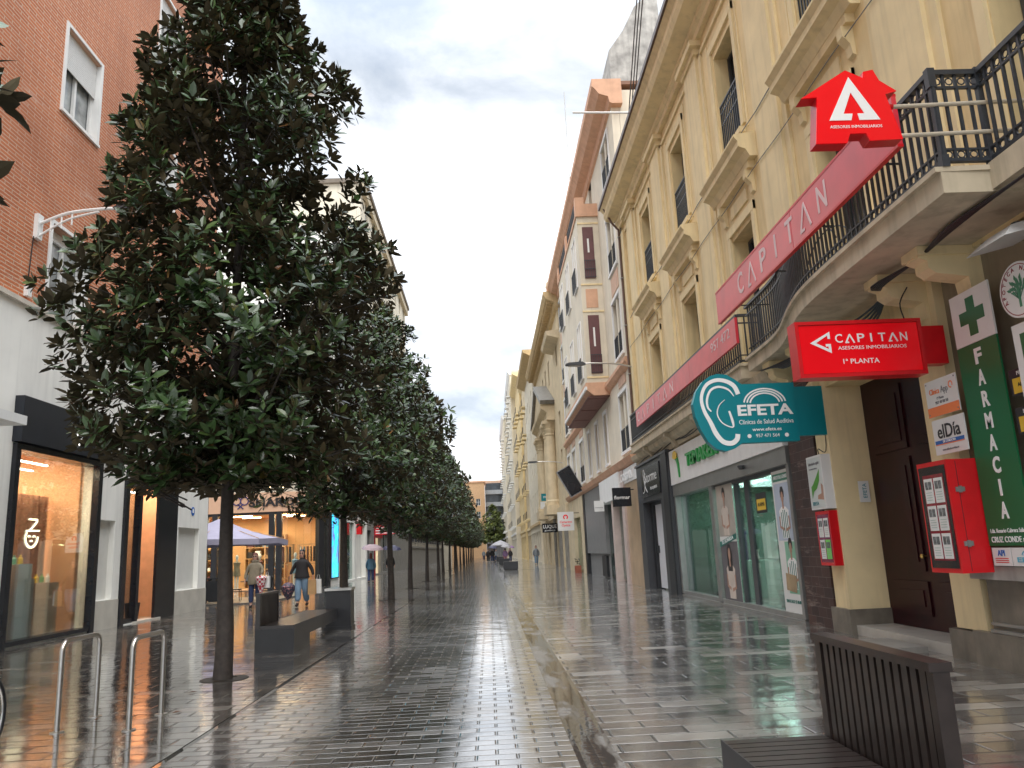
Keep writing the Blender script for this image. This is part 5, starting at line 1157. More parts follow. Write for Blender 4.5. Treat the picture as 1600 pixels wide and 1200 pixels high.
q = MB(); q.tube(smoothpts([(XL-.3, 22.6, .1), (XL-.3, 22.58, .8), (XL-.32, 22.62, 1.3), (XL-.3, 22.58, 2.0)], 5), [.03, .05, .03, .05]*4, 8) if False else q.tube([(XL-.3, 22.6, .1+.1*k) for k in range(20)], [.025+.02*(k % 2) for k in range(20)], 8); tag(obj('mannequin_post', q, blackm), 'slim dark beaded post just inside the shop doorway', 'post')
q = MB(); Pl((XL+.03, 0, 0), (0, 1, 0)).disc(q, (25.9, 3.13), .14, .0, .015, n=24); t = thing('round_plaque', 'small round blue plaque on the white wall pier', 'sign', (XL+.03, 25.9, 3.0)); obj('disc', q, blue_s, t)
q = MB(); Pl((XL+.03, 0, 0), (0, 1, 0)).poly(q, [(25.84, 3.08), (25.96, 3.08), (25.97, 3.18), (25.9, 3.22), (25.83, 3.18)], .015, .018); obj('white_symbol', q, white_s, t)
q = MB(); q.box(XL, XL+.95, 11.5, 14.83, 4.15, 4.32); tag(obj('entrance_canopy', q, white_t), 'thin pale canopy slab sticking in at the left edge', 'canopy')
q = MB(); q.box(XL+.005, XL+.08, 16.9, 17.0, 7.1, 7.25) if False else q.box(XL, XL+.09, 15.95, 16.1, 7.12, 7.35); tag(obj('junction_box', q, white_t), 'small grey junction box on the brick wall under the street lamp', 'box')
q = MB(); q.tube([(XL+.02, 16.03, 7.35), (XL+.02, 16.1, 8.5)], .012, 5); tag(obj('wall_cable', q, blackm), 'cable running up the brick from the junction box to the street lamp', 'cable')
q = MB()
for k in range(26): q.box(XL-.35, XL+.0, 27.32, 27.42, 2.9+.06*k, 2.935+.06*k)
q.box(XL-.38, XL+.02, 27.31, 27.35, 0, 4.5); tag(obj('louvred_vent', q, greydk), 'dark louvred vent panel at the corner of the white wall', 'vent')
# ================================================================== left: corner shop with curved front
YS = 41.5; XS = -8.62
E_ = Bld('corner_shop_building', 'cream corner building with a curved warm lit shopfront under the trees', 'building', 'F', YS, -24, XS)
rad = 2.2; arc = [(XS-rad+rad*math.sin(a), YS+rad-rad*math.cos(a)) for a in np.linspace(0, math.pi/2, 9)]
def band(q, pts, off, z0, z1, th=.25):
    for i in range(len(pts)-1):
        a, b_ = Vector(pts[i]), Vector(pts[i+1]); d = (b_-a).normalized(); n_ = Vector((d.y, -d.x)); p = [a+n_*off, b_+n_*off, b_+n_*(off-th), a+n_*(off-th)]
        q.prism([tuple(v) for v in p], lambda p_, t_: (p_[0], p_[1], t_), z0, z1)
outl = [(-24, YS)]+arc
def epart(name, q, m_, parent=None): return obj(name, q, m_, parent or E_.e)
q = MB(); band(q, outl, .05, 3.95, 4.95); epart('sign_band', q, mat('peach_sign_band', (.66, .42, .28), .5, var=.04))
q = MB(); band(q, outl, .02, 4.95, 5.6); band(q, outl, .12, 5.6, 5.8); epart('upper_band', q, cream2)
q = MB(); band(q, outl, 0, 5.8, 13.5); band(q, outl, .3, 13.2, 13.8); epart('wall', q, white_r)
q = MB()
for x in (-20.0, -17.4, -14.6, -14.1, -11.2, XS-rad+.0): q.box(x-.14, x+.14, YS-.03, YS+.2, 0, 3.95)
band(q, arc[5:7], .03, 0, 3.95); band(q, arc[7:8]+arc[8:9], .03, 0, 3.95); q.box(-24, XS-rad, YS+.0, YS+.18, 3.82, 3.95); epart('shop_frame', q, blackm)
q = MB(); q.box(-24, XS-rad, YS+.08, YS+.09, .1, 3.82); band(q, arc, -.08, .1, 3.82, .01); epart('shop_glass', q, M_GLASS)
q = MB(); q.box(-24, XS-.4, YS+4.6, YS+4.7, 0, 3.95); q.box(-24, -23.9, YS+.3, YS+4.6, 0, 3.95); q.box(XS-.4, XS-.3, YS+2.4, YS+4.6, 0, 3.95); epart('shop_interior', q, mat('warm_interior', (.62, .36, .17), .7, var=.15, sc=.8))
q = MB(); q.box(-24, XS-.5, YS+.2, YS+4.6, 3.86, 3.94); epart('shop_ceiling', q, warmwall)
q = MB(); q.box(-24, XS-.5, YS+.2, YS+4.6, .01, .04); epart('shop_floor', q, warmfl)
q = MB()
for x in (-19, -16, -13, -10.6):
    for y in (YS+1, YS+2.6): q.box(x-.5, x+.5, y, y+.08, 3.80, 3.84)
epart('ceiling_lamp', q, emis('shop_warm_lamp', (1, .70, .38), 14))
q = MB(); q.box(XS-9, XS-.3, YS+4.8, YS+15, 0, 13.4); q.box(-24, XS-rad-.1, YS+4.8, YS+12, 0, 13.4); q.box(-23.9, XS-rad, YS+.26, YS+4.8, 5, 13.4); epart('rear_walls', q, white_r)
q = MB()
for x in (-20.5, -18, -15.5, -13): q.box(x-.6, x+.6, YS-.03, YS-.005, 7.2, 9.2); q.box(x-.6, x+.6, YS-.03, YS-.005, 10.6, 12.4)
o = epart('window', q, pane)
# street side with the lit screen
q = MB(); q.box(XS-.25, XS, YS+rad, 47.2, .0, .40); q.box(XS-.25, XS, YS+rad, YS+rad+.01, 0, 3.95); q.box(XS-.25, XS, 45.9, 47.2, .4, 4.9); q.box(XS-.25, XS, YS+rad, 45.9, 3.9, 4.9); q.box(XS-.25, XS, YS+rad, 47.2, 4.9, 13.4); epart('street_wall', q, white_r)
def screen_mat():
    a = NT('colourful_screen'); p = a.p; v = a.pos((1, 1.1, .75)); f = a.noise(1.3, v, 5, .7); f2 = a.noise(2.3, a.pos((3, 2, 1)), 3)
    col = a.ramp(f, [(.25, (.02, .03, .08)), (.42, (.10, .16, .45)), (.52, (.02, .45, .75)), (.60, (.05, .55, .35)), (.7, (.55, .5, .75))]); a.l(col, p.inputs['Base Color']); a.l(col, p.inputs['Emission Color']); p.inputs['Emission Strength'].default_value = 1.1; p.inputs['Roughness'].default_value = .15
    return a.m
t = thing('video_screen', 'tall glowing blue and green video screen on the corner shop wall', 'screen', (XS, 44.8, .4)); q = MB(); q.box(XS+.0, XS+.04, YS+rad+.1, 45.85, .42, 3.86); obj('glass', q, screen_mat(), t)
q = MB(); q.box(XS, XS+.07, YS+rad+.0, YS+rad+.1, .4, 3.9); q.box(XS, XS+.07, 45.85, 45.92, .4, 3.9); q.box(XS, XS+.07, YS+rad, 45.92, 3.86, 3.93); q.box(XS, XS+.07, YS+rad, 45.92, .36, .42); obj('frame', q, blackm, t)
t = thing('lit_logo', 'lit white bow shaped logo above the video screen', 'sign', (XS+.1, 45, 4.0)); pl = Pl((-8.2, 43.6, 4.3), (1, 0, 0)); q = MB()
for k in range(5): a = R(90+k*72); pl.stroke(q, [(0, 0), (.28*math.cos(a), .28*math.sin(a))], [.04, .13], 0, .04)
obj('bow', q, M_LOGO, t); q = MB(); q.box(XS, -8.2, 43.61, 43.65, 4.28, 4.32); obj('bracket', q, blackm, t)
t = thing('shop_lettering', 'black raised SHARON letters with a bow logo on the peach band of the corner shop', 'sign', (-11.5, YS-.06, 4.2)); pl = Pl((0, YS-.052, 0), (1, 0, 0)); txt(pl, 'SHARON', -10.9, 4.42, .42, blackm, t, 0, width=2.9, bold=.03, depth=.05)
q = MB(); pl.arc(q, (-13.0, 4.55), .2, 0, 360, .05, 0, .03); pl.arc(q, (-12.6, 4.55), .2, 0, 360, .05, 0, .031); pl.stroke(q, [(-12.95, 4.4), (-12.65, 4.15)], .05, 0, .03); pl.stroke(q, [(-12.65, 4.4), (-12.95, 4.15)], .05, 0, .029); obj('bow_logo', q, mat('navy_logo', (.03, .03, .15), .5), t)
# string lights, racks inside
t = thing('string_lights', 'row of warm bulbs hung above the terrace in front of the peach sign band', 'lights', (-14, 38, 4.9)); q = MB(); cbm = MB()
P = smoothpts([(-18, 38, 5.3), (-15, 38, 4.85), (-12.4, 38.4, 5.15), (-10, 39, 5.0)], 6); cbm.tube(P, .012, 4)
for p in P[::2]: q.lathe([(0, -.09), (.06, -.05), (.06, 0), (.02, .05), (0, .06)], p-Vector((0, 0, .08)), 8)
obj('wire', cbm, blackm, t); obj('bulb', q, emis('bulb', (1, .7, .35), 8), t)
for k, (x, y) in enumerate(((-11.2, 43.6), (-9.9, 44.4))):
    t = thing('clothes_rail', ['left', 'right'][k]+' wooden clothes rail with hanging garments inside the warm corner shop', 'clothes rail', (x, y, .04))
    q = MB()
    for dx in (-.6, .6):
        q.box(x+dx-.03, x+dx+.03, y-.2, y-.14, .04, 2.3); q.box(x+dx-.03, x+dx+.03, y+.14, y+.2, .04, 2.3)
    for z in (.5, 1.2, 2.25): q.box(x-.6, x+.6, y-.19, y+.19, z, z+.04)
    obj('frame', q, wood, t)
    for j in range(6):
        q = MB(); xx = x-.45+j*.18; q.prism([(-.18, 0), (.18, 0), (.12, .8), (-.12, .8)], lambda p, s_: (xx+s_, y+p[0], 1.35+p[1]), -.03, .03); obj('garment', q, [coatb, paper, denlt, maroonw, kraft, coatk][(j+k) % 6], t)

for k, x in enumerate((-19.2, -16.2, -12.6)):
    t = thing('display_shelf', ['leftmost', 'middle', 'rightmost'][k]+' wall shelf with folded clothes at the back of the warm corner shop', 'shelf', (x, 45.6, .04)); q = MB()
    for dx in (-1.1, 0, 1.1): q.box(x+dx-.03, x+dx+.03, 45.4, 45.95, .04, 2.9)
    for z in (.4, 1.0, 1.6, 2.2, 2.85): q.box(x-1.1, x+1.1, 45.42, 45.95, z, z+.04)
    obj('frame', q, wood, t)
    for j in range(4):
        for i in range(5): q = MB(); xx = x-.85+.42*i; q.box(xx-.14, xx+.14, 45.5, 45.85, .445+.6*j, .445+.6*j+random.uniform(.12, .4)); obj('folded_clothes', q, [coatb, paper, denlt, maroonw, kraft, coatk, blackm][(i*3+j*5+k) % 7], t)
for k, (x, y, c_) in enumerate(((-15.4, 42.6, coatk), (-13.2, 42.4, coatb), (-10.3, 42.9, denlt), (-12.3, 43.4, maroonw))):
    t = thing('shop_mannequin', ['mannequin in black in the corner shop window', 'mannequin in beige in the corner shop window', 'mannequin in pale blue in the corner shop window', 'mannequin in dark red standing inside the corner shop'][k], 'mannequin', (x, y, .04))
    q = MB(); q.lathe([(0, .7), (.20, .72), (.17, 1.05), (.14, 1.15), (.19, 1.4), (.06, 1.48), (0, 1.5)], (x, y, .04), 14); obj('dress', q, c_, t, smooth=True)
    q = MB(); q.lathe([(.045, 1.45), (.045, 1.55), (.08, 1.62), (.085, 1.7), (.05, 1.78), (0, 1.8)], (x, y, .04), 12); q.tube([(x-.06, y, .1), (x-.07, y, .8)], .05, 8); q.tube([(x+.06, y, .1), (x+.07, y, .8)], .05, 8); q.lathe([(0, 0), (.2, 0), (.2, .03), (0, .03)], (x, y, .04), 14); obj('figure', q, white_t, t, smooth=True)
# ================================================================== left, tall cream building and far shops
F_ = Bld('tall_building', 'tall cream building with a long dark roofline rising behind the row of trees', 'building', 'L', -9.0, 57, 90)
hol = [(y-.7, y+.7, 6+3.6*f_, 8.1+3.6*f_) for y in (60, 64, 68, 72, 76, 80, 84, 88) for f_ in range(7)]
F_.wall(57, 90, 4.4, 30, hol, cream2, .3); F_.body(cream2, 4.4, 30, 12, .31)
for (a, b_, c, d_) in hol: win(F_, (a+b_)/2, c, 1.4, 2.1, 'cas', .14, white_t, panel_in)
F_.bpart('roof', mat('dark_roof_edge', (.16, .13, .10), .7), [(56.7, 90.3, -.5, 12, 30, 30.35)]); F_.bpart('cornice', conc, [(56.8, 90.2, -.35, 0, 29.3, 29.99)])
F_.wall(57, 90, 0, 4.4, [(58, 61.5, .1, 3.4), (63, 66.5, .1, 3.4), (68, 72, .1, 3.4)], greyst, .3, 0, 'ground_floor_wall')
F_.bpart('shop_window', pane, [(58, 61.5, .2, .24, .1, 3.4), (68, 72, .2, .24, .1, 3.4)]); F_.bpart('red_shopfront', mat('deep_red_front', (.28, .01, .02), .4), [(62.6, 67, -.12, .2, 2.9, 3.9), (62.6, 63, -.1, .2, 0, 2.9)]); F_.bpart('lit_shop_window', mat('lit_cream_display', (.55, .45, .28), .5, var=.4, sc=1.5, emit=.5), [(63, 66.5, .2, .24, .1, 2.9)])
G_ = Bld('mid_building', 'white rendered building with shopfronts between the corner shop and the tall cream building', 'building', 'L', XS-.02, 47.22, 56.98)
G_.wall(47.22, 56.98, 0, 22, [(48, 51.6, .1, 3.6), (52.6, 56.2, .1, 3.6)]+[(y-.6, y+.6, 5.5+3.4*f_, 7.4+3.4*f_) for y in (49.5, 54.4) for f_ in range(4)], white_r, .3); G_.body(white_r, 4.4, 21.9, 10, .31)
for y in (49.5, 54.4):
    for f_ in range(4): win(G_, y, 5.5+3.4*f_, 1.2, 1.9, 'cas', .14)
G_.bpart('roof', white_t, [(47.2, 57, -.3, 10, 22, 22.3)])
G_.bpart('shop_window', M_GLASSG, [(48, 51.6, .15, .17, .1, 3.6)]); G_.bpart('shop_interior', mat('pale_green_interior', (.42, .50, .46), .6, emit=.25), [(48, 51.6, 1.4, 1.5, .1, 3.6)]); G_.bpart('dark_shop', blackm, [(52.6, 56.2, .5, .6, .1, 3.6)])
G_.bpart('red_stripe_sign', red_d, [(52.4, 53.0, -.3, 0, 2.9, 3.7)])
t = thing('arrow_sign', 'red arrow shaped street sign with white lines under the trees', 'sign', (-6.3, 50, 2.9)); pl = Pl((0, 50, 0), (1, 0, 0)); q = MB(); pl.poly(q, [(-7.1, 2.75), (-5.9, 2.75), (-5.55, 3.05), (-5.9, 3.35), (-7.1, 3.35)], -.04, 0); obj('board', q, red_d, t)
q = MB(); 
for z in (2.82, 2.98, 3.14): pl.rect(q, -7.05, -5.9, z, z+.05, .001, .004)
obj('white_lines', q, white_s, t); q = MB(); q.tube([(-7.2, 50.03, 0), (-7.2, 50.03, 3.5)], .04, 8); obj('post', q, greym, t)
# old stone wall with grille
H_ = Bld('old_stone_building', 'long old stone building with barred windows over a grey plinth behind the thin tree trunks', 'building', 'L', -9.0, 90.02, 150)
H_.bpart('wall', M_STONE, [(90.02, 150, 0, 8, 2.3, 14)]); H_.bpart('plinth', greyst, [(90.02, 150, -.15, 8, 0, 2.3), (90.02, 150, -.25, 0, 2.2, 2.4)]); H_.bpart('roof', conc, [(90.1, 149.9, -.5, 8, 14, 14.4)])
q = MB()
for k in range(14): y = 92+4*k; rail_panel(q, H_.u(y), H_.u(y+2.6), -.12, 2.9, 5.3, .3, .02)
H_.part('window_grilles', q, iron)
J_ = Bld('far_left_building', 'pale far building at the left end of the street hidden behind the trees', 'building', 'L', -8.6, 150.02, 184); J_.bpart('wall', cream2, [(150.02, 184, 0, 8, 0, 15)]); J_.bpart('roof', orange_t, [(150.02, 184, -.3, 8, 15, 15.3)])

# ================================================================== terrace
t = thing('terrace_parasol', 'large lilac square parasol open over the cafe terrace', 'parasol', (-10.4, 31.2, 0)); cx, cy = -10.4, 31.2
q = MB(); Rr = 2.25; top = (cx, cy, 3.15); ed = []
for k in range(8):
    a = math.pi/4*k; rr = Rr*(1.0 if k % 2 == 0 else 1.32); ed.append((cx+rr*math.cos(a), cy+rr*math.sin(a), 2.32 if k % 2 == 0 else 2.26))
for k in range(8):
    a, b_ = Vector(ed[k]), Vector(ed[(k+1) % 8]); T_ = Vector(top); mid = [(a*(1-s_)+T_*s_)-Vector((0, 0, .10*math.sin(math.pi*s_))) for s_ in (0, .35, .7, 1)]; mid2 = [(b_*(1-s_)+T_*s_)-Vector((0, 0, .10*math.sin(math.pi*s_))) for s_ in (0, .35, .7, 1)]
    for i in range(3): q.add([mid[i], mid2[i], mid2[i+1], mid[i+1]], [(0, 1, 2, 3)])
    q.add([a, b_, b_-Vector((0, 0, .2)), a-Vector((0, 0, .2))], [(3, 2, 1, 0)])
obj('canopy', q, parasol, t)
q = MB(); q.tube([(cx, cy, 0), (cx, cy, 3.2)], .035, 8); q.lathe([(0, 0), (.35, 0), (.35, .08), (.05, .1), (0, .1)], (cx, cy, 0), 16); obj('pole', q, blackm, t)
q = MB()
for e_ in ed: q.tube([(cx, cy, 2.95), (e_[0], e_[1], e_[2]+.02)], .012, 4)
obj('ribs', q, wood, t)
v = Vector(ed[6])*.5+Vector(ed[7])*.5; txt(Pl((cx+1.0, cy-Rr-.02+.35, 2.20), (ed[7][0]-ed[6][0], ed[7][1]-ed[6][1], 0)), 'LA TERRAZA', 0, 0, .12, white_s, t, .08, width=1.1)
def chair(x, y, rz, lab):
    t = thing('terrace_chair', lab, 'chair', (x, y, 0), rz, 'dark cafe chairs on the terrace'); q = MB()
    q.box(-.21, .21, -.21, .21, .43, .47); obj('seat', q, blackm, t, True)
    for a in (-.19, .19):
        for b_ in (-.19, .19): q = MB(); q.tube([(a, b_, .43), (a*1.1, b_*1.1, 0)], .014, 6); obj('leg', q, blackm, t, True)
    q = MB(); 
    for a in np.linspace(-.19, .19, 6): q.tube([(a, .2, .47), (a, .25, .88)], .012, 5)
    q.box(-.21, .21, .23, .27, .84, .9); obj('backrest', q, blackm, t, True); return t
def table(x, y, lab):
    t = thing('terrace_table', lab, 'table', (x, y, 0), 0, 'dark cafe tables on the terrace'); q = MB(); q.lathe([(0, .72), (.36, .72), (.36, .75), (0, .75)], n=20); obj('table_top', q, blackm, t, True)
    q = MB(); q.tube([(0, 0, .02), (0, 0, .72)], .03, 8); q.lathe([(0, 0), (.24, 0), (.22, .03), (0, .04)], n=16); obj('pedestal', q, blackm, t, True); return t
table(-11.3, 30.6, 'left dark round cafe table under the lilac parasol'); table(-9.1, 30.9, 'right dark round cafe table under the lilac parasol, behind the woman in the beige coat')
for i, (x, y, r_) in enumerate(((-11.9, 30.6, 1.6), (-10.7, 30.4, -1.5), (-9.7, 31.0, 1.7), (-8.5, 30.8, -1.4), (-9.1, 31.7, .1), (-11.3, 31.4, 0))):
    chair(x, y, r_, ['dark chair at the far left of the terrace', 'dark chair between the two terrace tables, facing left', 'dark chair on the left side of the right terrace table', 'dark chair on the right side of the right terrace table', 'dark chair behind the right terrace table', 'dark chair behind the left terrace table'][i])
for i, (x, y, z) in enumerate(((-9.0, 30.8, .75), (-9.25, 31.0, .75), (-11.2, 30.6, .75))):
    q = MB(); q.lathe([(0, 0), (.05, 0), (.07, .14), (.05, .2), (.03, .22), (0, .22)], (x, y, z+.001), 10); tag(obj('napkin_holder' if i else 'table_lantern', q, white_t, smooth=True), ['white lantern on the right terrace table', 'white napkin holder beside the lantern on the right terrace table', 'white napkin holder on the left terrace table'][i], 'tableware')
q = MB(); q.box(-12.9, -11.9, 28.9, 29.3, 0, 1.0); q.box(-12.85, -11.95, 28.95, 29.25, 1.0, 1.02); tag(obj('menu_cabinet', q, blackm), 'tall dark cabinet at the left end of the terrace beside the white wall', 'cabinet')
q = MB()
for x in (-10.9, -10.2, -9.5): q.box(x-.02, x+.02, 29.28, 29.32, 0, .95)
q.box(-10.92, -9.48, 29.29, 29.31, .9, .95); q.box(-10.88, -9.52, 29.295, 29.305, .15, .85); tag(obj('terrace_screen', q, blackm), 'low dark fabric windbreak screen in front of the terrace tables', 'screen')
q = MB(); q.box(-13.2, -7.9, 29.0, 33.5, .004, .05); tag(obj('terrace_deck', q, mat('terrace_floor', (.12, .11, .10), .3)), kind='structure')

# ================================================================== people
def skinm(name, nodes, edges, m_, parent, sub=1, smooth=True):
    me = bpy.data.meshes.new(name); me.from_pydata([n[:3] for n in nodes], edges, []); o = bpy.data.objects.new(name, me); COL.objects.link(o)
    sk = o.modifiers.new('s', 'SKIN'); sk.use_smooth_shade = True; ss = o.modifiers.new('b', 'SUBSURF'); ss.levels = sub; ss.render_levels = sub
    for i, n in enumerate(nodes):
        v = me.skin_vertices[0].data[i]; v.radius = (n[3], n[4] if len(n) > 4 else n[3]); v.use_root = (i == 0)
    bpy.context.view_layer.update(); m2 = bpy.data.meshes.new_from_object(o.evaluated_get(bpy.context.evaluated_depsgraph_get())); bpy.data.objects.remove(o)
    m2.materials.clear(); m2.materials.append(m_); o = bpy.data.objects.new(name, m2); COL.objects.link(o); o.parent = parent; return o
def person(label, x, y, rz=0, s=1.0, coat=coatk, legs=denim, hair=hairk, long=True, stride=.14, coatlen=.78, glasses=False, armR=None, armL=None, bag=None, group=None, skirt=False):
    """front towards -y; armR is the arm at the picture's left; hands given as (x, y, z)"""
    t = thing('person', label, 'person', (x, y, 0), rz, group); t.scale = (s, s, s)
    aR = armR or (-.26, -.04, .82); aL = armL or (.26, -.04, .82); eR = ((-.20+aR[0])/2-.025, (0+aR[1])/2+.05, (1.36+aR[2])/2); eL = ((.20+aL[0])/2+.025, (0+aL[1])/2+.05, (1.36+aL[2])/2)
    n = [(0, 0, .98, .14, .11), (0, 0, 1.14, .12, .09), (0, 0, 1.32, .13, .09), (0, 0, 1.43, .055, .05),
         (-.10, 0, .88, .085), (-.10, -stride*.4, .50, .062), (-.10, -stride*.6+.05, .28, .052), (-.10, -stride+.06, .07, .036), (-.10, -stride-.06, .03, .03),
         (.10, 0, .88, .085), (.10, stride*.1, .50, .062), (.10, stride*.7, .28, .052), (.10, stride+.05, .08, .036), (.10, stride-.06, .03, .03),
         (-.16, 0, 1.36, .05), (*eR, .036), (*aR, .026), (.16, 0, 1.36, .05), (*eL, .036), (*aL, .026)]
    e_ = [(0, 1), (1, 2), (2, 3), (0, 4), (4, 5), (5, 6), (6, 7), (7, 8), (0, 9), (9, 10), (10, 11), (11, 12), (12, 13), (2, 14), (14, 15), (15, 16), (2, 17), (17, 18), (18, 19)]
    for a, sd_ in ((aR, -1), (aL, 1)):                                          # palm, four fingers and thumb
        w_i = 16 if sd_ < 0 else 19; pi = len(n); n.append((a[0], a[1]-.01, a[2]-.05, .026, .016)); e_.append((w_i, pi))
        for f_ in range(4):
            fi = len(n); L_ = (.055, .065, .06, .045)[f_]; n.append((a[0]+(f_-1.5)*.004*sd_, a[1]-.03+f_*.016, a[2]-.09, .008)); n.append((a[0]-.008*sd_, a[1]-.03+f_*.016, a[2]-.09-L_, .007)); e_ += [(pi, fi), (fi, fi+1)]
        fi = len(n); n.append((a[0]-.02*sd_, a[1]-.04, a[2]-.06, .009)); n.append((a[0]-.025*sd_, a[1]-.05, a[2]-.09, .008)); e_ += [(pi, fi), (fi, fi+1)]
    bo = skinm('body', n, e_, skin, t, 1)
    def loft(q, rings, n_=16, bump=None):
        vs = []
        for (z, rx, ry, oy) in rings:
            for k in range(n_):
                a_ = 2*math.pi*k/n_; vs.append((rx*math.cos(a_), oy+ry*math.sin(a_)-(bump(z, a_) if bump else 0), z))
        fs = [(i*n_+k, i*n_+(k+1) % n_, (i+1)*n_+(k+1) % n_, (i+1)*n_+k) for i in range(len(rings)-1) for k in range(n_)]+[tuple(range(n_))[::-1], tuple(range((len(rings)-1)*n_, len(rings)*n_))]
        return q.add(vs, fs)
    def nose(z, a_):
        f_ = math.exp(-((a_-1.5*math.pi)/.22)**2); return f_*(.022*math.exp(-((z-1.59)/.022)**2)-.008*math.exp(-((z-1.635)/.018)**2))
    q = MB(); loft(q, [(1.38, .055, .05, .01), (1.45, .05, .05, .0), (1.49, .05, .055, -.005), (1.51, .045, .06, -.03), (1.525, .055, .075, -.02), (1.55, .064, .088, -.012), (1.575, .07, .094, -.006), (1.59, .073, .096, -.004), (1.61, .076, .098, 0), (1.635, .078, .099, .002), (1.66, .076, .098, .004), (1.69, .066, .086, .008), (1.715, .045, .06, .01), (1.725, .015, .02, .01)], 24, nose)
    for sx_ in (-1, 1): q.tube([(sx_*.075, .01, 1.585), (sx_*.088, .018, 1.61), (sx_*.076, .014, 1.64)], .012, 6)
    hm_ = mesh_of('head', q, skin, True); bm = bmesh.new(); bm.from_mesh(bo.data); bm.from_mesh(hm_); bm.to_mesh(bo.data); bm.free(); bpy.data.meshes.remove(hm_)
    # coat: a shell round the trunk with sleeves
    zc = coatlen; q = MB()
    loft(q, [(zc, .235, .165, .0), (zc+.01, .24, .17, 0), ((1+zc)/2, .225, .165, 0), (1.02, .205, .15, 0), (1.12, .185, .138, 0), (1.22, .19, .135, 0), (1.31, .20, .13, .005), (1.37, .19, .12, .008), (1.405, .155, .105, .01), (1.43, .10, .085, .01), (1.455, .07, .07, .0), (1.48, .066, .07, 0)], 20)
    cm_ = mesh_of('coat', q, coat, True); bs = skinm('coat', [(-.10, 0, 1.375, .06), (-.165, 0, 1.33, .072), (*eR, .060), (aR[0], aR[1], aR[2]+.05, .048)], [(0, 1), (1, 2), (2, 3)], coat, t, 1); b2_ = skinm('sleeve', [(.10, 0, 1.375, .06), (.165, 0, 1.33, .072), (*eL, .060), (aL[0], aL[1], aL[2]+.05, .048)], [(0, 1), (1, 2), (2, 3)], coat, t, 1)
    bm = bmesh.new(); bm.from_mesh(bs.data); bm.from_mesh(b2_.data); bm.from_mesh(cm_); bm.to_mesh(bs.data); bm.free(); bpy.data.meshes.remove(cm_); bpy.data.objects.remove(b2_)
    # trousers
    f = 1.25 if skirt else 1.0
    for sd_, ps in ((-1, n[4:8]), (1, n[9:13])): skinm('trouser_leg', [(sd_*.085, 0, .95, .11), (ps[0][0], ps[0][1], .8, .105*f), (ps[1][0], ps[1][1], ps[1][2], .09*f), (ps[2][0], ps[2][1], ps[2][2], .085*f), (ps[3][0], ps[3][1], .15, .075*f)], [(0, 1), (1, 2), (2, 3), (3, 4)], legs, t, 1)
    for sd_, a, b_ in ((-1, n[7], n[8]), (1, n[12], n[13])): skinm('shoe', [(a[0], a[1]+.02, .14, .05), (a[0], a[1]+.01, .055, .05), (b_[0], b_[1]-.03, .045, .042)], [(0, 1), (1, 2)], coatk, t, 1)
    # hair
    hz = 1.38 if long else 1.54; q = MB()
    loft(q, [(hz, .075, .03, .075), (hz+.05, .10, .05, .06), (1.53, .098, .065, .055), (1.58, .092, .078, .04), (1.63, .089, .088, .03), (1.665, .086, .098, .015), (1.69, .078, .100, .004), (1.72, .060, .078, .006), (1.742, .03, .04, .01)], 18); obj('hair', q, hair, t, True, True)
    q = MB()
    for a in (-.032, .032): q.lathe([(0, 0), (.012, .002), (.014, .006), (0, .010)], (0, 0, 0), 8); 
    q = MB()
    for a in (-.033, .033): q.tube([(a, -.098, 1.625), (a, -.107, 1.625)], .024 if glasses else .011, 10)
    if glasses: q.tube([(-.1, -.02, 1.628), (-.055, -.10, 1.628), (.055, -.10, 1.628), (.1, -.02, 1.628)], .005, 5)
    obj('glasses' if glasses else 'eyes', q, blackm, t, True)
    q = MB(); q.tube([(-.024, -.098, 1.545), (0, -.104, 1.543), (.024, -.098, 1.545)], .006, 5); obj('mouth', q, mat('lips', (.35, .08, .08), .5), t, True)
    return t
pA = person('woman walking in a beige puffer coat and dark jeans with auburn hair and glasses', -7.6, 26.3, .08, 1.0, coatb, denim, hairr, True, .12, .74, True, (-.30, -.05, .86), (.24, -.22, 1.0))
q = MB(); q.tube([(0, -.1, 1.43), (0, -.172, 1.3), (0, -.175, 1.0), (0, -.18, .76)], .008, 4); obj('zip', q, blackm, pA, True) if False else None
q = MB(); q.lathe([(.10, -.05), (.13, 0), (.12, .05), (.09, .03)], (0, .03, 1.46), 14); obj('hood', q, coatb, pA, True)
pB = person('woman in a black poncho coat and wide pale jeans with long black hair and sunglasses', -6.0, 25.9, -.05, 1.02, coatk, denlt, hairk, True, .2, .86, True, (-.36, -.02, .92), (.36, -.02, .88), skirt=True)
# folded red and white umbrella carried by the first woman
chk = NT('red_check_cloth'); v_ = chk.pos((14, 14, 14)); ck = chk.n('ShaderNodeTexChecker'); ck.inputs['Scale'].default_value = 1.0; ck.inputs['Color1'].default_value = (.7, .66, .64, 1); ck.inputs['Color2'].default_value = (.45, .02, .05, 1); chk.l(v_, ck.inputs['Vector']); chk.l(ck.outputs['Color'], chk.p.inputs['Base Color'])
t = thing('folded_umbrella', 'half folded red and white checked umbrella held point down by the woman in beige', 'umbrella', (-7.33, 26.05, .35)); q = MB(); q.lathe([(.02, 0), (.05, .1), (.13, .38), (.18, .56), (.12, .62), (.02, .60)], (-7.32, 26.02, .38), 10); obj('canopy', q, chk.m, t)
q = MB(); q.tube([(-7.32, 26.02, .26), (-7.32, 26.02, 1.05)], .01, 6); q.lathe([(0, 0), (.02, .0), (.02, .06), (0, .06)], (-7.32, 26.02, .3), 8); obj('shaft', q, white_t, t)
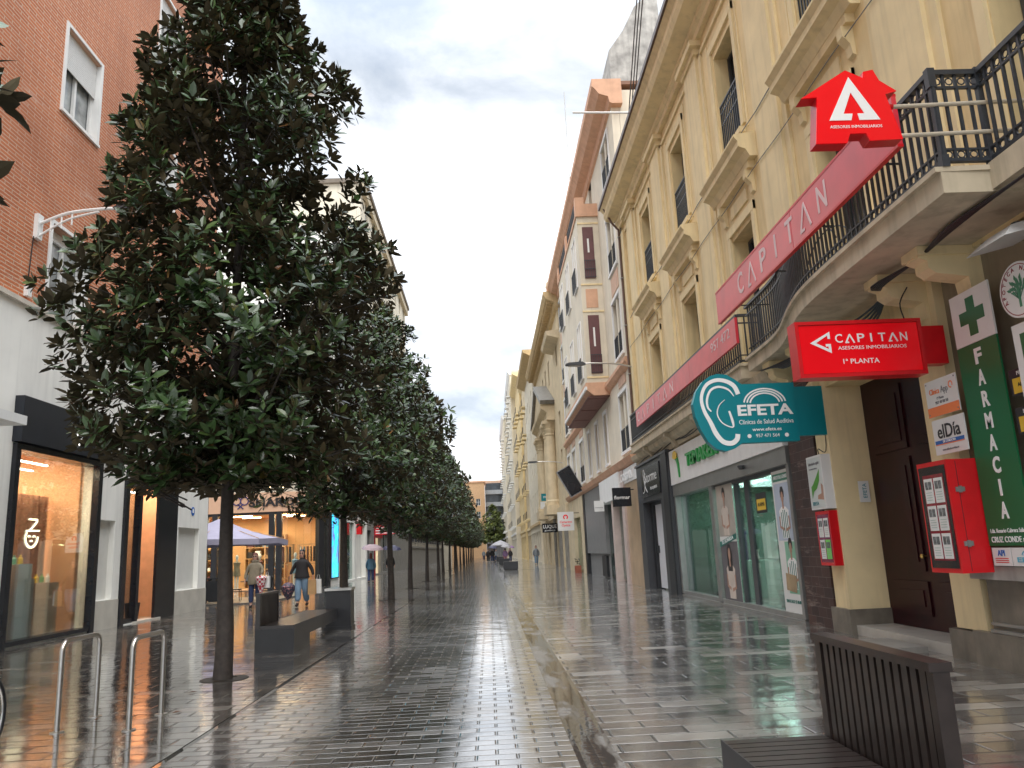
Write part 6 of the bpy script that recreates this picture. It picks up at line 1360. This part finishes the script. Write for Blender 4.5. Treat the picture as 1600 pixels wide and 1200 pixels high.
def bag(lab, x, y, z, w_, h, m_):
    t = thing('shopping_bag', lab, 'bag', (x, y, z)); q = MB(); q.prism([(-w_/2, 0), (w_/2, 0), (w_/2*.92, h), (-w_/2*.92, h)], lambda p, s_: (x+p[0], y+s_, z+p[1]), -.06, .06); obj('sack', q, m_, t)
    q = MB(); q.tube([(x-w_*.25, y, z+h), (x-w_*.15, y, z+h+.13), (x+w_*.15, y, z+h+.13), (x+w_*.25, y, z+h)], .006, 5); obj('handle', q, m_, t)
bag('brown kraft paper bag carried by the woman in black', -5.66, 25.83, .36, .25, .46, kraft); bag('white bag carried behind the brown one by the woman in black', -5.5, 26.0, .38, .2, .44, white_t); bag('pale plastic bag hanging from the arm of the woman in beige', -7.18, 26.2, .62, .18, .36, white_t)
dk_ = NT('dark_floral_cloth'); f_ = dk_.noise(22); dk_.l(dk_.ramp(f_, [(.4, (.02, .02, .03)), (.55, (.05, .06, .10)), (.62, (.5, .12, .12)), (.7, (.5, .5, .45))]), dk_.p.inputs['Base Color'])
t = thing('folded_umbrella', 'half folded dark patterned umbrella held in the right hand of the woman in black', 'umbrella', (-6.42, 25.9, .2)); q = MB(); q.lathe([(.02, 0), (.1, .08), (.2, .28), (.22, .42), (.12, .52), (.02, .55)], (-6.42, 25.86, .22), 12); obj('canopy', q, dk_.m, t); q = MB(); q.tube([(-6.42, 25.86, .12), (-6.40, 25.87, .95)], .012, 6); obj('shaft', q, blackm, t)
def umbrella(x, y, z, m_, lab, r_=.55, tilt=.15):
    t = thing('open_umbrella', lab, 'umbrella', (x, y, z), 0); t.rotation_euler = (tilt, .1, 0); q = MB(); n = 8
    prof_ = [(0, .62), (.25, .58), (.45, .48), (.55, .36)]; vs = []; fs = []
    for (a, b_) in prof_:
        for k in range(n*2): rr = a*(1 if k % 2 == 0 else .94); vs.append((rr*r_/.55*math.cos(k*math.pi/n), rr*r_/.55*math.sin(k*math.pi/n), b_))
    for i in range(3):
        for k in range(n*2): k2 = (k+1) % (n*2); fs.append((i*n*2+k, i*n*2+k2, (i+1)*n*2+k2, (i+1)*n*2+k))
    q.add(vs, fs); obj('canopy', q, m_, t, True); q = MB(); q.tube([(0, 0, -.25), (0, 0, .66)], .01, 5); obj('shaft', q, blackm, t, True)
pnk = mat('pinkish_umbrella', (.34, .25, .27), .6); nvy = mat('navy_umbrella', (.05, .05, .10), .5); vio = mat('violet_umbrella', (.25, .15, .30), .6); gry = mat('grey_umbrella', (.35, .34, .36), .6)
blu = mat('blue_jacket', (.06, .13, .18), .7); whitep = mat('white_trousers', (.6, .58, .52), .8); pinkc = mat('pink_top', (.4, .18, .2), .7); greenj = mat('grey_jacket', (.16, .18, .2), .7)
far = [(-6.55, 44.5, 3.14, blu, denim, 'person in a blue jacket walking away under a pinkish umbrella between tree trunks', pnk),
       (-6.4, 52, 3.0, coatk, whitep, 'person in a black coat and white trousers under a navy umbrella beyond the tree trunks', nvy),
       (4.3, 74, .1, greenj, denlt, 'person in grey top and pale jeans walking near the right shopfronts', None),
       (2.6, 100, .1, coatk, denim, 'dark dressed person walking alone on the right pavement in the distance', None),
       (-.2, 105, 0, coatk, coatk, 'leftmost dark person of the distant group on the brick strip', None), (.35, 104, 0, coatk, denim, 'middle dark person of the distant group on the brick strip, under a navy umbrella', nvy),
       (.9, 112, 0, greenj, denim, 'grey dressed person at the right of the distant group on the brick strip', None), (1.8, 92, 3.1, vio, pinkc, 'person in violet under a pale umbrella by the distant planters', gry), (3.0, 118, .2, pinkc, whitep, 'person in pink on the right pavement under the farthest violet umbrella', vio), (2.2, 120, 0, coatk, denim, 'farthest dark person beside the person in pink', None), (-.9, 125, 0, greenj, denim, 'farthest person close to the last trees', None)]
for i, (x, y, r_, c_, l_, lab, um) in enumerate(far):
    person(lab, x, y, r_, .98+.04*((i*7) % 3-1), c_, l_, hairk if i % 2 else hairr, i % 3 == 0, .16, .8)
    if um: umbrella(x+.08, y-.05, 1.5, um, 'open '+{'pinkish_umbrella': 'pinkish', 'navy_umbrella': 'navy', 'grey_umbrella': 'pale grey', 'violet_umbrella': 'violet'}[um.name]+' umbrella held over the '+lab.split(' under')[0].split(' by ')[0].split(' of the')[0], .62)
for i, (x, y) in enumerate(((1.55, 60), (1.5, 84), (1.45, 110))):
    q = MB(); q.box(x-.55, x+.55, y, y+.6, .05, .62); q.box(x-.5, x+.5, y+.05, y+.55, 0, .05); tag(obj('planter_block', q, benchm), ['nearest', 'middle', 'farthest'][i]+' low dark block seat along the gutter', 'bench', 'low dark block seats along the gutter')
q = MB(); q.box(2.3, 4.2, 124, 126, 2.4, 2.5); 
t = thing('distant_parasol', 'pale parasol standing in the distance on the right pavement', 'parasol', (2.2, 118, 0)); q = MB(); q.lathe([(0, 3.1), (.8, 2.8), (1.6, 2.35), (1.6, 2.25)], (1.8, 130, 0), 8); obj('canopy', q, gry, t); q = MB(); q.tube([(1.8, 130, 0), (1.8, 130, 3.1)], .04, 6); obj('pole', q, greym, t)

# ================================================================== trees
def crown(seed, nros, z0, z1, rad, leaf=.17, per=9, lump=.5, shape=1.0, outl=0.0):
    """leaf rosettes at twig ends, spread through an uneven crown; returns mesh builder and rosette centres"""
    rg = np.random.default_rng(seed); cs = []
    while len(cs) < nros:
        t = rg.random(); z = z0+(z1-z0)*t; prof_ = float(np.interp(t, [0, .06, .2, .33, .45, .6, .75, .87, 1], [.60, .88, .98, .92, .76, .62, .46, .28, .06]))
        a = rg.random()*2*math.pi; nz = noise.noise(Vector((math.cos(a)*1.3+seed, math.sin(a)*1.3, z*.75)))
        r_ = rad*prof_*(1+lump*nz); rr = r_*(rg.random()**(.42 if t > .14 else .75))*(1+(.06+.16*rg.random() if rg.random() < outl else 0))
        if rg.random() < prof_*.9+.1 or t < .10:
            p = Vector((rr*math.cos(a), rr*math.sin(a), z))
            if noise.noise(p*1.15+Vector((seed*3.1, 0, 0))) > -.26+.22*t: cs.append((p, rr/max(r_, .01)))
    tmpl = np.array([(0, 0, 0), (.33, .22, .035), (.33, 0, 0), (.33, -.22, .035), (.72, .17, .01), (.72, 0, -.02), (.72, -.17, .01), (1, 0, -.05)])
    fcs = [(0, 2, 1), (0, 3, 2), (1, 2, 5, 4), (2, 3, 6, 5), (4, 5, 7), (5, 6, 7)]
    V = []; Fs = []; k = 0
    for (p, q_) in cs:
        ax = Vector((p.x*.9, p.y*.9, 0)); ax = (ax.normalized() if ax.length > .05 else Vector((0, 0, 0)))*(.25+.9*q_*rg.random())+Vector((rg.normal()*.35, rg.normal()*.35, .55+.5*rg.random())); ax.normalize()
        u_ = ax.orthogonal().normalized(); w_ = ax.cross(u_); n_ = int(per*(.7+.6*rg.random()))
        for j in range(n_):
            a = j*2.4+rg.random()*.6; el = .15+1.0*(j/n_)+rg.normal()*.15; d = (u_*math.cos(a)+w_*math.sin(a))*math.cos(el)+ax*math.sin(el); d.z -= .08; d.normalize()
            sd_ = ax.cross(d); sd_ = sd_.normalized() if sd_.length > .01 else u_; up_ = d.cross(sd_); L_ = leaf*(.65+.6*rg.random()); b_ = p+ax*(.05*(j/n_))+d*.02
            M_ = np.array([d, sd_, up_])*L_; V.append(tmpl@M_+np.array(b_))
            Fs += [tuple(i+k for i in f) for f in fcs]; k += 8
    V = np.concatenate(V); me = bpy.data.meshes.new('crown'); me.from_pydata(V.tolist(), [], Fs); me.materials.append(M_LEAF); me.update()
    return me, [c for c in cs]
def trunk_mesh(seed, h0, H, r_, cs, nb=46):
    rg = random.Random(seed); q = MB(); P = [(0, 0, -.02), (0, 0, .08), (.01, .0, .6), (.03*rg.uniform(-1, 1), .03, h0), (.06*rg.uniform(-1, 1), .05*rg.uniform(-1, 1), (h0+H)/2), (.05, 0, H*.93)]
    q.tube(smoothpts(P, 4), [r_*k for k in np.interp(np.linspace(0, 1, 21), [0, .03, .1, .4, .7, 1], [1.45, 1.25, 1.02, .9, .55, .12])], 12)
    c2 = rg.sample(cs, min(nb, len(cs)))
    for (p, _) in c2:
        zb_ = max(h0+.45, p.z-.3-.75*math.hypot(p.x, p.y)); b_ = Vector((0, 0, zb_)); m1 = b_.lerp(p, .5)+Vector((0, 0, -.08)); k = max(.35, 1-(zb_-h0)/(H-h0))
        q.tube(smoothpts([b_, m1, p], 3), [r_*.27*k*(1-i/6*.85)+.004 for i in range(7)], 5)
    for (p, k_) in cs:
        if k_ > .9 and rg.random() < .12 or k_ > 1.02: q.tube([Vector((p.x*.45, p.y*.45, p.z-.35)), Vector((p.x*.75, p.y*.75, p.z-.16)), p], [.011, .008, .004], 4)
    return mesh_of('trunk', q, bark, True)
ords = ['nearest', 'second', 'third', 'fourth', 'fifth', 'sixth', 'seventh', 'eighth', 'ninth', 'tenth', 'eleventh', 'twelfth', 'thirteenth', 'fourteenth', 'fifteenth', 'sixteenth', 'seventeenth', 'eighteenth', 'nineteenth', 'twentieth']
def tree(x, y, mc, mt, lab, rz, sc=1.0, szz=None):
    t = thing('magnolia_tree', lab, 'tree', (x, y, 0), rz, 'magnolia trees in a row along the brick strip'); t.scale = (sc, sc, szz or sc)
    for nm, me in (('trunk', mt), ('crown', mc)): o = bpy.data.objects.new(nm, me); COL.objects.link(o); o.parent = t
    return t
mc1, cs1 = crown(3, 3900, 2.42, 12.6, 2.08, .175, 9, .5, outl=.03); mt1 = trunk_mesh(1, 2.2, 11.5, .125, cs1, 70)
tree(-3.47, 10.7, mc1, mt1, 'largest and nearest whole magnolia of the row, beside the steel hoops', 0.0)
var_ = []
for sd_ in (11, 12, 13):
    mc, cs = crown(sd_, 2100, 2.4, 10.0, 2.32, .18, 8, .45); var_.append((mc, trunk_mesh(sd_, 2.2, 8.6, .12, cs, 26)))
for i in range(19):
    y = 18.9+8.3*i
    if y > 178: break
    mc, mt = var_[i % 3]; tree(-3.42+.1*math.sin(i*2.1), y, mc, mt, (ords[i+1] if i+1 < len(ords) else 'last')+' magnolia of the row, counted from the near end beside the hoops', i*1.7, .98+.06*math.sin(i*1.3), None if i else 1.0)
mc0, cs0 = crown(31, 750, 2.4, 6.7, 1.68, .20, 9, .5); mt0 = trunk_mesh(5, 2.2, 6.8, .11, cs0, 24)
t0 = tree(-3.72, 2.5, mc0, mt0, 'magnolia standing beside the camera, only a few leaves of it showing at the left edge', .3)
# tree pits
for i in range(18):
    x, y = -3.42, 10.7 if i == 0 else 18.9+8.3*(i-1)
    q = MB(); q.lathe([(.16, .0), (.30, .0), (.30, .006), (.16, .012)], (x-.03, y, .0), 24); q.lathe([(0, .003), (.17, .003)], (x-.03, y, .0), 16); o = obj('tree_pit', q, mat('wet_soil', (.022, .018, .014), .5, var=.4, sc=30, bump=.5)); tag(o, kind='structure')
# green tree at the far end
t = thing('plane_tree', 'light green leafy tree at the far street end before the grey office building', 'tree', (1.0, 172, 0))
mcx, csx = crown(41, 500, 3, 11, 3.6, .55, 8, .5); mcx.materials.clear(); mcx.materials.append(M_LEAF2); o = bpy.data.objects.new('crown', mcx); COL.objects.link(o); o.parent = t; o2 = bpy.data.objects.new('trunk', trunk_mesh(9, 3, 10, .2, csx, 14)); COL.objects.link(o2); o2.parent = t
# fallen leaves
for i in range(14):
    x = random.uniform(-5.2, -2.8); y = random.uniform(6.5, 14); q = MB(); a = random.uniform(0, 6.28); c_, s_ = math.cos(a), math.sin(a); L_ = random.uniform(.07, .13)
    q.add([(x, y, .006), (x+c_*L_*.5-s_*L_*.2, y+s_*L_*.5+c_*L_*.2, .016), (x+c_*L_, y+s_*L_, .008), (x+c_*L_*.5+s_*L_*.2, y+s_*L_*.5-c_*L_*.2, .014)], [(0, 1, 2, 3)]); tag(obj('fallen_leaf', q, mat('dead_leaf', (.10, .045, .02), .4)), 'small brown fallen leaf on the wet slabs near the first magnolia', 'leaf', 'fallen leaves under the first magnolia')

# light given by the shops' own ceiling lamps
shop_light('shop_lamp_light', (-11.2, 17.7, 4.15), (2.6, 1.6), 230, (1, .74, .48))
shop_light('entrance_lamp_light', (-10.3, 22.8, 4.1), (.8, 2.4), 55, (1, .74, .50))
shop_light('corner_shop_lamp_light', (-14.5, 43.6, 3.75), (9, 2.5), 320, (1, .80, .56))
shop_light('glass_shop_lamp_light', (7.2, 18.0, 2.85), (1.5, 7), 130, (.88, 1, .94))
